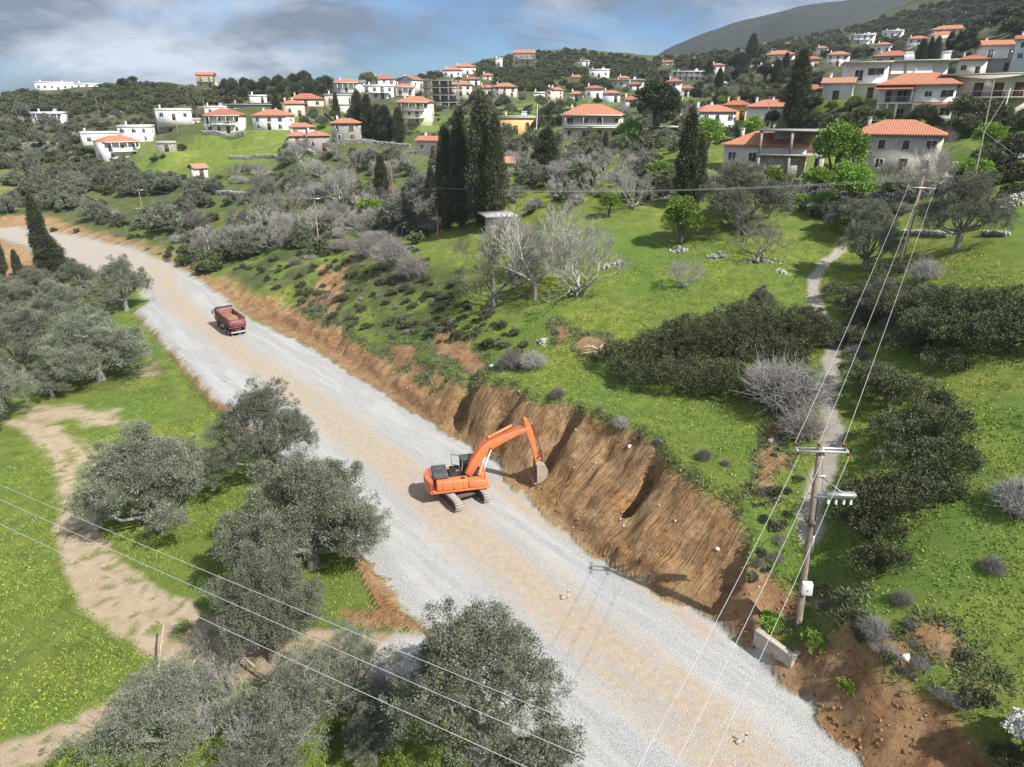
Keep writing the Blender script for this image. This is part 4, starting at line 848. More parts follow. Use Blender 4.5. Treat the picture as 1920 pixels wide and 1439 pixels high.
def house(name, p, w, d, h, yaw, wall, roof, rh, opts, label, seed=0, tile=None, win=True, cat='house', group='village houses'):
    r = random.Random(seed); root = link(name, None, None, p, (0, 0, R(yaw))); tag(root, label, cat, group)
    mb = MB()
    if roof == 'gable':
        mb.prism([(-d / 2, -2.5), (d / 2, -2.5), (d / 2, h), (0, h + rh * .92)][:0] or [(-d/2, -2.5), (d/2, -2.5), (d/2, h), (.01, h + rh * (d / (d + 1))), (-.01, h + rh * (d / (d + 1))), (-d/2, h)], -w / 2, w / 2, 0, Matrix.Rotation(math.pi / 2, 4, 'Z'))
    else: mb.box((0, 0, h / 2 - 1.25), (w, d, h + 2.5))
    if h > 5 and roof in ('flat',): mb.box((w * .12, -d / 2 - .55, h * .26 - 1.25), (w * .4, 1.1, h * .5 + 2.5 - .1))
    mb.build('wall', [wall], root)
    if roof in ('hip', 'gable'):
        me = roof_mesh(roof, w, d, rh, h + .16); me.materials.append(tile or r.choice(M_TILE[:2] + M_TILE[:1])); link('roof', me, root)
    else:
        o = .9 if roof == 'slab' else .25; q = MB(); q.box((0, 0, h + .12), (w + 2 * o, d + 2 * o, .24))
        if roof == 'flat': [q.box((x_, y_, h + .42), (l_, m_, .36)) for x_, y_, l_, m_ in ((0, -d/2 - .1, w + .4, .2), (0, d/2 + .1, w + .4, .2), (-w/2 - .1, 0, .2, d), (w/2 + .1, 0, .2, d))]
        q.build('roof', [M_SLAB if wall is not WALL['white'] else M_WHITE], root)
    fl = max(1, round(h / 3.0)); fh = h / fl
    if win:
        for k in range(fl):
            zc = fh * k + fh * .52; n = max(1, int(w / 3.1)); doors = ('b' in opts and k == fl - 1) or (opts.count('b') > 1)
            for i in range(n):
                x = (i + .5) / n * w - w / 2 + r.uniform(-.25, .25)
                if k == 0 and i == n // 2: opening(root, x, 1.1, 1.0, 2.1, 'f', w, d, r, 'door', shut=r.choice([M_DOOR, M_SHUT]))
                elif doors and (i % 2 == 0 or n < 3): opening(root, x, fh * k + 1.15, 1.3, 2.1, 'f', w, d, r, 'window', 'a' in opts, r.choice([M_WIN, M_SHUT]))
                elif r.random() < .9 and not ('d' in opts): opening(root, x, zc, r.choice([.9, 1.1, 1.3]), 1.25 if 'a' not in opts else 1.7, 'f', w, d, r, 'window', 'a' in opts, r.choice([M_WIN, M_WIN, M_SHUT]))
            for s in 'lr':
                for i in range(max(1, int(d / 4.5))):
                    if r.random() < .7 and 'd' not in opts: opening(root, (i + .5) / max(1, int(d / 4.5)) * d - d / 2, zc, .9, 1.2, s, w, d, r, 'window', False, r.choice([M_WIN, M_SHUT]))
    if 'b' in opts:
        for k in ([fl - 1] if opts.count('b') == 1 else range(max(1, fl - 2), fl)):
            z = fh * k if fl > 1 else .25; bw = w * (.96 if 'C' in opts or w < 10 else .7); bd = 1.5; q = MB(); q.box((0, -d / 2 - bd / 2 - .005, z - .02), (bw, bd, .18)); bo = q.build('balcony', [M_WHITE], root)
            q = MB(); y = -d / 2 - bd + .05
            if 'C' in opts: q.box((0, y, z + .35), (bw, .1, .52))
            q.box((0, y, z + .98), (bw, .06, .07)); [q.box((s * (bw / 2 - .03), -d / 2 - bd / 2, z + .98), (.06, bd, .07)) for s in (-1, 1)]
            nb = max(3, int(bw / .8)); [q.box((-bw / 2 + .04 + (bw - .08) * i / nb, y, z + .52), (.05, .05, .86)) for i in range(nb + 1)]
            q.build('railing', [M_RAIL], bo)
            for s in (-.97, -.33, .33, .97):
                if k == fl - 1 and (roof in ('hip', 'slab') or 'p' in opts): MB().box((s * (bw / 2 - .15), -d / 2 - bd + .2, z + (h - z) / 2 + .07), (.22, .22, h - z - .04)).build('pillar', [wall], root)
        if roof in ('hip', 'slab') or 'p' in opts: MB().box((0, -d / 2 - .85, h - .05), (w * .96, 1.65, .2)).build('canopy', [M_WHITE], root)
    if 'p' in opts and 'b' not in opts:
        q = MB(); [q.box((-w * .3 + s, -d / 2 - 2.2, 1.3), (.12, .12, 2.6)) for s in (-1.4, 1.4)]; [q.box((-w * .3 - 1.4 + .56 * i, -d / 2 - 1.1, 2.65), (.08, 2.3, .1)) for i in range(6)]; q.box((-w * .3, -d / 2 - 2.2, 2.58), (3, .1, .1)); q.build('pergola', [M_BLUE], root)
    for i in range(0 if 'd' in opts else 3 if 'bc' == opts and roof == 'flat' else 1 + ('c' in opts)):
        x = (-.35 + .38 * i) * w; q = MB(); z = h + (rh * .35 if roof != 'flat' else .1); q.box((x, d * .22, z + .7), (.55, .55, 1.9)); q.box((x, d * .22, z + 1.72), (.7, .7, .12)); q.build('chimney', [wall if wall is not WALL['stone'] else M_WHITE], root)
    if 's' in opts or (roof in ('flat', 'slab') and r.random() < .5 and h > 3.2):
        q = MB(); q.tube([(w * .2 - .7, .3, h + 1.5), (w * .2 + .7, .3, h + 1.5)], .32, 8); [q.box((w * .2 + s * .5, .3, h + .75), (.06, .5, 1.0)) for s in (-1, 1)]; q.add([(w*.2-.8, -1.6, h + .3), (w*.2+.8, -1.6, h + .3), (w*.2+.8, -.1, h + 1.2), (w*.2-.8, -.1, h + 1.2)], [(0, 1, 2, 3)]); q.build('solar_heater', [M_TANK], root)
    return root
for i, h in enumerate(HS):
    p, w, hh = hplace(h); u0, u1, ve, vb, dist, roof, rpx, yaw, wl, opts, lab = h; dep = min(11, max(4, w * .72)); k = dist / FPX
    if abs(yaw) > 8: w = w / (math.cos(R(yaw)) + .72 * abs(math.sin(R(yaw)))); dep = min(11, max(3.5, w * .72))
    rh = max(1.1, min(2.6, dep * .22)) if roof in ('hip', 'gable') else 0; hh = max(2.6, hh)
    # houses face the valley: turn each to look down its slope, as surveyed
    face = math.degrees(math.atan2(-p[0], p[1])) + yaw + random.Random(i).uniform(-6, 6); c = math.radians(face)
    q = Vector(p) + Vector((-math.sin(c) * dep / 2, math.cos(c) * dep / 2, 0))
    nm = 'chapel' if 'chapel' in lab else 'shed' if 'shed' in lab or 'hut' in lab else 'house'
    ho = house(nm, q, w, dep, hh, face, WALL[wl], roof, rh, opts, lab, i, M_TILE[2] if 'faded' in lab or 'pale orange' in lab else (M_TILE[0] if 'bright' in lab else None), cat=nm, group='village houses' if nm == 'house' else None)
# --- the concrete skeleton building
def frame_building(name, p, face, w, d, floors, fh, nx, ny, label, cols=.4):
    root = link(name, None, None, p, (0, 0, R(face))); tag(root, label, 'unfinished building')
    for k in range(floors + 1):
        MB().box((0, 0, k * fh), (w + .6, d + .6, .28)).build('floor_slab', [M_CONC], root)
    for k in range(floors):
        for i in range(nx + 1):
            for j in range(ny + 1): MB().box((-w / 2 + w * i / nx, -d / 2 + d * j / ny, k * fh + fh / 2), (cols, cols, fh - .282)).build('column', [M_CONC], root)
        if k: MB().box((0, d * .18, k * fh + fh / 2), (w * .55, .2, fh - .29)).build('infill_wall', [WALL['grey']], root)
    return root
p = Pd(827, 206, 300); frame_building('concrete_skeleton', Vector(p) + Vector((0, 5, 0)), 5 + math.degrees(math.atan2(-p[0], p[1])) - 14, 14.5, 9, 4, 2.9, 4, 2, 'grey unfinished concrete skeleton of four open storeys amid the village')
p = Pd(1490, 338, 108); f = math.degrees(math.atan2(-p[0], p[1]))
rt = frame_building('concrete_ruin', Vector(p) + Vector((0, 4, 0)), f + 4, 9.0, 6.0, 2, 3.6, 2, 1, 'abandoned two-level concrete frame before the wide pink cottage'); MB().box((-1.4, -2.6, 1.8), (5.6, .5, 3.3)).build('stone_wall', [WALL['stone']], rt); MB().box((2.6, 1.0, 5.4), (3, .3, 3.2)).build('brick_wall', [simple_mat('brick_infill', (.36, .22, .15), .9, var=.3)], rt)
MB().box((4.9, 0, 1.6), (.35, 5.8, 3.2)).build('side_wall', [WALL['beige']], rt)
# --- white two-storey house with tiled awnings
def awning_house():
    p = Pd(1722, 226, 130); f = math.degrees(math.atan2(-p[0], p[1])); w, d, h = 12.6, 8, 6.1
    root = link('house', None, None, Vector(p) + Vector((1.2, 4, 0)), (0, 0, R(f - 4))); tag(root, 'white two-storey house with red tiled awnings and open shaded balcony', 'house', 'village houses')
    q = MB(); q.box((2.9, 0, h / 2 - 1), (6.6, d, h + 2)); q.box((-3.35, 1.6, h / 2 - 1), (5.9, d - 3.2, h + 2)); q.build('wall', [WALL['white']], root)
    q = MB(); q.box((-3.35, -2.42, 3.0), (6.2, 3.2, .3)); q.box((-3.35, -2.4, -.55), (6.2, 3.1, 1.1)); q.build('balcony', [M_WHITE], root)
    for x, z0 in ((-6.2, 0), (-4.6, 0), (-3.0, 0), (-6.2, 3.15), (-.75, 3.15)): MB().box((x, -3.75, z0 + 1.43), (.38, .38, 2.82)).build('pillar', [M_WHITE], root)
    q = MB(); q.box((-3.4, -3.9, 4.1), (5.4, .06, .07)); [q.box((-6 + .45 * i, -3.9, 3.62), (.04, .04, .9)) for i in range(12)]; q.build('railing', [M_RAIL], root)
    me = roof_mesh('hip', 13.2, 8.4, 2.1, h + .15, .6); me.materials.append(M_TILE[0]); link('roof', me, root)
    me = mesh_tri('awning', [(-7, -5.2, 5.5), (-.6, -5.2, 5.5), (-.6, -3.6, 6.1), (-7, -3.6, 6.1), (-7, -5.2, 5.38), (-.6, -5.2, 5.38), (-.6, -3.6, 5.98), (-7, -3.6, 5.98)], [(0,1,2,3),(7,6,5,4),(0,4,5,1),(1,5,6,2),(3,7,4,0)]); tile_uv(me); me.materials.append(M_TILE[0]); link('awning', me, root)
    me = mesh_tri('awning', [(-.2, -5.0, 2.75), (6.5, -5.0, 2.75), (6.5, -4.02, 3.15), (-.2, -4.02, 3.15), (-.2, -5.0, 2.63), (6.5, -5.0, 2.63), (6.5, -4.02, 3.03), (-.2, -4.02, 3.03)], [(0,1,2,3),(7,6,5,4),(0,4,5,1),(1,5,6,2),(3,7,4,0)]); tile_uv(me); me.materials.append(M_TILE[1]); link('awning', me, root)
    rr = random.Random(3)
    for x, z, ww, wh, dy in ((1.9, 4.6, 1.1, .8, 0), (4.9, 4.6, 1.9, 1.1, 0), (1.2, 1.5, 1.6, 1.3, 0), (5.1, 1.5, 1.6, 1.3, 0)): opening(root, x, z, ww, wh, 'f', w, d, rr, 'window')
    opening(root, 3.1, 1.2, 1.1, 2.3, 'f', w, d, rr, 'door')
    for x, z, ww, wh, k in ((-4.9, 4.2, 1.0, 2.1, 'door'), (-2.6, 4.3, 1.6, 1.8, 'window'), (-5.0, 1.1, 1.0, 2.1, 'door'), (-2.4, 1.5, 1.2, 1.0, 'window')):
        m = opening(root, x, z, ww, wh, 'f', w, d - 6.4 + .0, rr, k)
    for c in root.children:
        if c.name.startswith(('door', 'window')) and c.location.x < -1: c.location.y = -2.4 + 0.8
    q = MB(); q.box((-1.5, 1, 8.2), (.6, .6, 1.6)); q.box((-1.5, 1, 9.0), (.8, .8, .12)); q.build('chimney', [M_WHITE], root)
awning_house()
def balcony_house():
    p = Pd(1855, 224, 126); f = math.degrees(math.atan2(-p[0], p[1])); w, d, h = 13.6, 9, 7.4
    root = link('house', None, None, Vector(p) + Vector((1.5, 5, 0)), (0, 0, R(f - 2))); tag(root, 'beige flat-roofed house with long railed balcony over a dark open ground floor', 'house', 'village houses')
    q = MB(); q.box((0, 0, 5.6), (w, d, 3.6)); q.box((0, 2.5, 1.6), (w, d - 5, 4.5)); q.build('wall', [WALL['beige']], root)
    MB().box((0, -.5, 7.55), (w + 1.6, d + 2, .26)).build('roof', [M_SLAB], root); bo = MB().box((0, -.8, 3.66), (w + .3, d + 1.9, .26)).build('balcony', [M_CONC], root)
    q = MB(); q.box((0, -6.1 + .45, 4.75), (w + .2, .05, .06)); [q.box((-w / 2 + w * i / 26, -5.65, 4.3), (.035, .035, .88)) for i in range(27)]; q.build('railing', [M_RAIL], bo)
    for x in (-6.6, -2.2, 2.2, 6.6): MB().box((x, -4.2, 1.5), (.4, .4, 4.1)).build('pillar', [M_CONC], root)
    rr = random.Random(4)
    for x in (-1.2, 1.9, 5.0): opening(root, x, 4.95, 1.25, 2.2, 'f', w, d, rr, 'door', shut=M_SHUT)
    opening(root, -4.6, 5.6, .9, .7, 'f', w, d, rr, 'window', shut=M_SHUT); opening(root, -4.6, 6.5, .9, .4, 'f', w, d, rr, 'window')
balcony_house()
def modern_house():
    p = Pd(1660, 188, 146); f = math.degrees(math.atan2(-p[0], p[1])); root = link('house', None, None, Vector(p) + Vector((2.5, 6, 0)), (0, 0, R(f + 6))); tag(root, 'large angular white modern house with tilted awnings and wide flat roof', 'house', 'village houses')
    q = MB(); q.box((-4.6, 0, 3.3), (8.4, 9, 8)); q.box((5.2, 2.2, 4.3), (11.2, 6.5, 6.4)); q.build('wall', [WALL['white']], root)
    q = MB(); q.box((-4.6, -.6, 7.43), (9.6, 10.6, .26)); q.box((6, 1.2, 7.7), (12.8, 9, .26)); q.build('roof', [M_SLAB], root); MB().box((-2.6, -5.3, 3.3), (7.5, 1.7, .24)).build('balcony', [M_WHITE], root)
    for x0, x1 in ((.2, 2.6), (3.2, 8.0)):
        me = mesh_tri('awning', [(x0, -1.15, 7.4), (x1, -1.15, 7.4), (x1, -3.2, 5.2), (x0, -3.2, 5.2), (x0, -1.08, 7.38), (x1, -1.08, 7.38), (x1, -3.12, 5.15), (x0, -3.12, 5.15)], [(0,1,2,3),(7,6,5,4),(0,3,7,4),(1,5,6,2),(2,6,7,3)], [M_WHITE]); link('awning', me, root)
    rr = random.Random(5)
    for x, z, ww, wh, k in ((-6.0, 4.9, 1.5, 2.0, 'window'), (-2.8, 5.6, 3.0, 1.3, 'window'), (-6.8, 1.6, 1.0, 1.3, 'window'), (-3.2, 1.4, 1.2, 2.2, 'door'), (-1.2, 1.6, .7, 2, 'window')): opening(root, x, z, ww, wh, 'f', 8.4, 9, rr, k)
    q = MB(); q.box((10.4, .2, 5.8), (1.5, 1.2, 7)); q.box((10.4, .2, 9.4), (1.7, 1.4, .2)); q.build('chimney', [M_WHITE], root)
    q = MB(); q.tube([(3.0, 3, 9.4), (4.6, 3, 9.4)], .35, 8); q.add([(2.8, 1.2, 8.1), (4.8, 1.2, 8.1), (4.8, 2.8, 9.2), (2.8, 2.8, 9.2)], [(0, 1, 2, 3)]); q.box((3.8, 3, 8.6), (1.2, .1, 1.1)); q.build('solar_heater', [M_TANK], root)
modern_house()
# ---------------------------------------------------------------- excavator, dump truck, cars
def paint(name, c, dirt=(.30, .24, .17), amt=.5, rough=.45):
    m, nt, b = new_mat(name); tc = nt.nodes.new('ShaderNodeTexCoord'); n = tnoise(nt, tc.outputs['Object'], 1.6, 7, .7); n2 = tnoise(nt, tc.outputs['Object'], 14, 3, .6)
    f = tmath(nt, 'MULTIPLY', tmath(nt, 'ADD', tramp(nt, n, [(.42, 0), (.75, 1)]), tramp(nt, n2, [(.5, 0), (.8, .4)]), True), amt)
    nt.links.new(tmix(nt, f, c, dirt), b.inputs['Base Color']); b.inputs['Roughness'].default_value = rough; return m
M_OR = paint('orange_paint', (.76, .20, .055), amt=.7); M_ORD = paint('counterweight_paint', (.70, .13, .055)); M_DG = paint('dark_grey_paint', (.055, .062, .068), amt=.35); M_STEEL = simple_mat('steel', (.45, .43, .40), .4, .7, var=.2)
M_TRK = paint('track_steel', (.36, .33, .29), (.45, .38, .29), .7, .8); M_BLK = simple_mat('black_rubber', (.025, .025, .026), .8); M_UND = paint('undercarriage_paint', (.09, .055, .035), (.22, .17, .12), .7, .8)
M_GLASS = simple_mat('cab_glass', (.03, .045, .045), .08, spec=.8); M_CHROME = simple_mat('chrome', (.8, .8, .8), .15, 1.0); M_BUCK = paint('worn_bucket', (.42, .36, .29), (.25, .17, .10), .8, .6); M_DIRT = simple_mat('loose_soil', (.30, .185, .10), 1, var=.5, bump=1, vs=5)
def bevel(o, w=.03, s=2):
    m = o.modifiers.new('bevel', 'BEVEL'); m.width = w; m.segments = s; m.limit_method = 'ANGLE'; return o
def side_plate(mb, poly, y0, y1, mi=0): return mb.prism(poly, y0, y1, mi)
def ribbon(mb, top, bot, y0, y1):
    """solid between an upper and a lower line in the xz plane (same count), from y0 to y1"""
    n = len(top); V = []
    for (a, b) in zip(top, bot): V += [(a[0], y0, a[1]), (a[0], y1, a[1]), (b[0], y1, b[1]), (b[0], y0, b[1])]
    F = [(0, 1, 2, 3), (4*n-4, 4*n-1, 4*n-2, 4*n-3)]
    for i in range(n - 1):
        for k in range(4): F.append((4*i+k, 4*i+4+k, 4*i+4+(k+1) % 4, 4*i+(k+1) % 4))
    return mb.add(V, F)
def excavator():
    ang = math.atan2(1.6, 6.8); c = Vector((-4.35, 50.4, 0)); c.z = float(H(c.x, c.y)) - .02
    root = link('excavator', None, None, c, (0, 0, ang)); tag(root, 'orange tracked excavator digging at the foot of the earth cut', 'excavator')
    ta = math.atan2(-.85, .52) - ang; TR = Matrix.Rotation(ta, 4, 'Z')
    for sy in (-1, 1):   # tracks: belt of shoes round the frame
        mb = MB(); Lh, r = 1.95, .46; n = 44; per = 2 * (2 * Lh) + 2 * math.pi * r
        for i in range(n):
            s = per * i / n
            if s < 2 * Lh: x, z, a = -Lh + s, 2 * r, 0
            elif s < 2 * Lh + math.pi * r: t = (s - 2 * Lh) / r; x, z, a = Lh + r * math.sin(t), r + r * math.cos(t), t
            elif s < 4 * Lh + math.pi * r: x, z, a = Lh - (s - 2 * Lh - math.pi * r), 0, math.pi
            else: t = (s - 4 * Lh - math.pi * r) / r; x, z, a = -Lh - r * math.sin(t), r - r * math.cos(t), math.pi + t
            M = Matrix.Translation((x, sy * 1.3, z + .06)) @ Matrix.Rotation(a, 4, 'Y'); mb.box((0, 0, 0), (per / n * .90, .62, .045), 0, 0, M); mb.box((.0, 0, .045), (.035, .62, .05), 0, 0, M)
        o = mb.build('track', [M_TRK], root); o.matrix_local = TR
        mb = MB(); ribbon(mb, [(-Lh - .3, .75), (-Lh, .86), (Lh, .86), (Lh + .3, .75)], [(-Lh - .3, .3), (-Lh, .16), (Lh, .16), (Lh + .3, .3)], sy * 1.3 - .17, sy * 1.3 + .17)
        for x in np.linspace(-1.6, 1.6, 7): mb.tube([(x, sy * 1.3 - .22, .24), (x, sy * 1.3 + .22, .24)], .16, 10)
        for x in (-Lh, Lh): mb.tube([(x, sy * 1.3 - .2, .52), (x, sy * 1.3 + .2, .52)], .36, 12)
        f = mb.build('track_frame', [M_UND], root); f.matrix_local = TR
    mb = MB(); mb.box((0, 0, .72), (1.7, 2.2, .42), 0, 0, None, .85); mb.tube([(0, 0, .9), (0, 0, 1.15)], .62, 16)
    for a in (-1, 1): mb.box((a * 1.0, 0, .62), (.5, 2.3, .3))
    mb.build('undercarriage', [M_UND], root).matrix_local = TR
    # upper structure
    mb = MB(); mb.box((-.1, 0, 1.28), (4.9, 2.7, .22)); o = bevel(mb.build('deck', [M_OR], root))
    mb = MB(); mb.box((-.75, -.98, 1.79), (2.55, .82, .78)); mb.box((1.32, -.98, 1.70), (1.5, .82, .60)); mb.box((-1.1, .95, 1.75), (1.9, .8, .70)); bevel(mb.build('side_panels', [M_OR], root), .05)
    mb = MB()
    for x in (-1.55, -.7, .15): mb.box((x, -1.398, 1.79), (.02, .012, .70))
    mb.box((.15, -.98, 2.186), (.35, .3, .03)); mb.box((-.6, -1.4, 1.5), (.08, .02, .05)); mb.build('panel_gaps', [M_BLK], root)
    th = np.linspace(-1.25, 1.25, 11); arc = [(-1.95 - .98 * math.cos(t) ** .8, 1.42 * math.sin(t) / math.sin(1.25)) for t in th]
    V = []; 
    for z, s in ((1.16, .95), (1.35, 1.0), (2.10, 1.0), (2.24, .94)):
        V += [(-1.9 + (x + 1.9) * s, y * (s * .5 + .5), z) for x, y in arc]
    n = len(arc); F = []
    for k in range(3): F += [(k*n+i, k*n+n+i, k*n+n+i+1, k*n+i+1) for i in range(n - 1)] + [(k*n+n-1, k*n+2*n-1, k*n+n, k*n)]
    F += [(0, i, i + 1, i + 1) for i in range(1, n - 1)] + [(3*n, 3*n+i+1, 3*n+i, 3*n+i) for i in range(1, n - 1)]
    me = mesh_tri('counterweight', V, F, [M_ORD]); link('counterweight', me, root)
    mb = MB(); mb.box((-1.62, .08, 2.42), (1.30, 1.9, .34), 0, 0, None, .90); mb.box((-1.62, .5, 2.605), (.5, .5, .05)); mb.box((-1.62, -.3, 2.605), (.5, .5, .05)); bevel(mb.build('engine_hood', [M_DG], root), .04)
    mb = MB(); mb.box((-.6, .1, 1.9), (.75, 1.1, .7)); mb.tube([(-.75, -.2, 2.1), (-.75, -.2, 2.75)], .07, 8); mb.box((-.25, .95, 2.14), (.8, .7, .06)); mb.build('engine_bay', [M_BLK], root)
    cab = bevel(MB().box((1.05, .92, 1.66), (1.6, .98, .62)).build('cab', [M_DG], root), .05)
    q = MB(); [q.tube([(x, y, 1.95), (x2, y, 2.98)], .055, 6) for x, x2 in ((.3, .35), (1.05, 1.02), (1.82, 1.55)) for y in (.47, 1.37)]; q.build('cab_frame', [M_DG], cab)
    bevel(MB().box((.94, .92, 3.05), (1.42, 1.02, .13), 0, 0, None, .93).build('cab_roof', [M_DG], cab), .04)
    ribbon(q := MB(), [(.36, 2.96), (1.52, 2.96)], [(.33, 1.98), (1.78, 1.98)], .50, 1.34); q.build('cab_window', [M_GLASS], cab)
    q = MB(); [q.tube(p, .035, 6) for p in ([(.28, 1.40, 1.98), (-.35, 1.95, 1.98), (-.38, 1.95, 2.92), (.28, 1.42, 2.95)], [(.28, 1.4, 1.98), (.28, 1.42, 2.95)])]; q.build('open_door', [M_DG], cab)
    # boom
    mb = MB(); ribbon(mb, [(.45, 2.15), (1.1, 3.4), (1.9, 4.45), (2.55, 4.9), (3.6, 5.25), (5.0, 5.62), (5.85, 5.72)], [(.95, 1.75), (1.75, 2.95), (2.45, 3.85), (2.95, 4.2), (3.8, 4.62), (5.0, 5.15), (5.8, 5.42)], -.24, .24); bevel(mb.build('boom', [M_OR], root), .03)
    q = MB()
    for y in (-.16, .0, .16): q.tube([(.75, y, 2.75), (1.05, y, 3.5), (1.85, y, 4.6), (2.55, y, 5.0), (3.6, y, 5.33), (4.9, y, 5.70), (5.5, y, 5.84)], .028, 5, cap=False)
    q.build('hoses', [M_ORD], root)
    for y in (-.42, .42):   # lift cylinders
        q = MB(); q.tube([(1.75, y, 1.55), (2.05, y, 2.65)], .13, 10); o = q.build('lift_cylinder', [M_OR], root); q = MB(); q.tube([(2.05, y, 2.65), (2.62, y, 4.2)], .06, 8); q.tube([(2.62, -.44, 4.2), (2.62, .44, 4.2)], .09, 8); q.build('rod', [M_STEEL], o)
    q = MB(); q.tube([(2.5, 0, 5.1), (2.75, 0, 5.22), (4.45, 0, 5.98)], .12, 10); o = q.build('stick_cylinder', [M_OR], root); q = MB(); q.tube([(4.45, 0, 5.98), (5.52, 0, 6.46)], .05, 8); q.build('rod', [M_CHROME], o)
    # stick
    mb = MB(); ribbon(mb, [(5.42, 6.62), (5.65, 6.55), (5.95, 5.95), (6.22, 5.2), (6.48, 4.0), (6.66, 2.9), (6.70, 2.35)], [(5.40, 6.45), (5.48, 6.1), (5.55, 5.45), (5.72, 5.0), (6.10, 3.8), (6.38, 2.75), (6.50, 2.30)], -.19, .19); bevel(mb.build('stick', [M_OR], root), .03)
    q = MB(); q.tube([(6.18, 0, 5.95), (6.62, 0, 4.6)], .10, 10); o = q.build('bucket_cylinder', [M_OR], root); q = MB(); q.tube([(6.62, 0, 4.6), (6.98, 0, 3.2)], .045, 8); q.build('rod', [M_STEEL], o)
    q = MB(); [q.tube([(6.98, y, 3.2), (6.6, y, 2.85)], .07, 6) for y in (-.23, .23)]; [q.tube([(6.98, y, 3.2), (7.08, y, 2.35)], .06, 6) for y in (-.1, .1)]; q.tube([(6.98, -.26, 3.2), (6.98, .26, 3.2)], .07, 8); q.build('bucket_link', [M_ORD], root)
    # bucket: open scoop, back plate outward, teeth pointing back to the machine
    th = np.linspace(0, 1, 8); prof = [(6.45, 2.35), (6.85, 2.45), (7.22, 2.25), (7.42, 1.85), (7.40, 1.40), (7.18, 1.0), (6.85, .72), (6.50, .62)]
    V = []; F = []; n = len(prof)
    inner = [(x + (6.7 - x) * .07, z + (1.5 - z) * .07) for x, z in prof]
    for y in (-.68, .68): V += [(x, y, z) for x, z in prof]
    for y in (-.64, .64): V += [(x, y, z) for x, z in inner]
    for i in range(n - 1): F += [(i, i+1, n+i+1, n+i), (2*n+i, 3*n+i, 3*n+i+1, 2*n+i+1)]
    for i in range(1, n - 1): F += [(0, i+1, i, i), (n, n+i, n+i+1, n+i+1), (2*n, 2*n+i, 2*n+i+1, 2*n+i+1), (3*n, 3*n+i+1, 3*n+i, 3*n+i)]
    bk = link('bucket', mesh_tri('bucket', V, F, [M_BUCK]), root)
    q = MB(); [q.box((6.36, y, .62), (.34, .12, .09), 0, 0, None, .6) for y in (-.58, -.29, 0, .29, .58)]; q.build('teeth', [M_STEEL], bk)
    q = MB(); [q.box((1.9, y, 2.5), (.05, .05, 1.1)) for y in (-1.3, -.85)]; q.box((1.9, -1.07, 3.03), (.05, .5, .05)); q.box((1.9, -1.07, 2.5), (.04, .45, .04)); q.build('handrail', [M_ORD], root)
    q = MB(); q.tube([(1.82, 1.5, 2.2), (1.95, 1.62, 2.7)], .02, 4); q.box((1.95, 1.62, 2.8), (.05, .16, .3)); q.build('mirror', [M_BLK], root)
    # operator in a high-visibility vest behind the glass is only a hint in the photo: left as seat
    MB().box((.8, .92, 2.2), (.5, .5, .5)).build('seat', [M_BLK], cab)
excavator()
M_RED = paint('dark_red_paint', (.15, .016, .028), (.30, .22, .17), .35, .5); M_PINK = paint('dusty_tailgate', (.26, .07, .08), (.42, .30, .26), .7, .7); M_TYRE = simple_mat('tyre', (.035, .034, .033), .9, var=.3); M_RIM = simple_mat('rim', (.42, .40, .37), .6); M_BUMP = simple_mat('striped_bumper', (.75, .72, .68), .5)
def wheel(parent, x, y, r, w):
    o = MB().tube([(x, y - w / 2, r), (x, y - w / 2 + .04, r), (x, y + w / 2 - .04, r), (x, y + w / 2, r)], [r * .9, r, r, r * .9], 18).build('wheel', [M_TYRE], parent, smooth=False); s = 1 if y > 0 else -1
    MB().tube([(x, y + s * (w / 2 - .03), r), (x, y + s * (w / 2 + .02), r)], [r * .58, r * .5], 12).build('rim', [M_RIM], o); return o
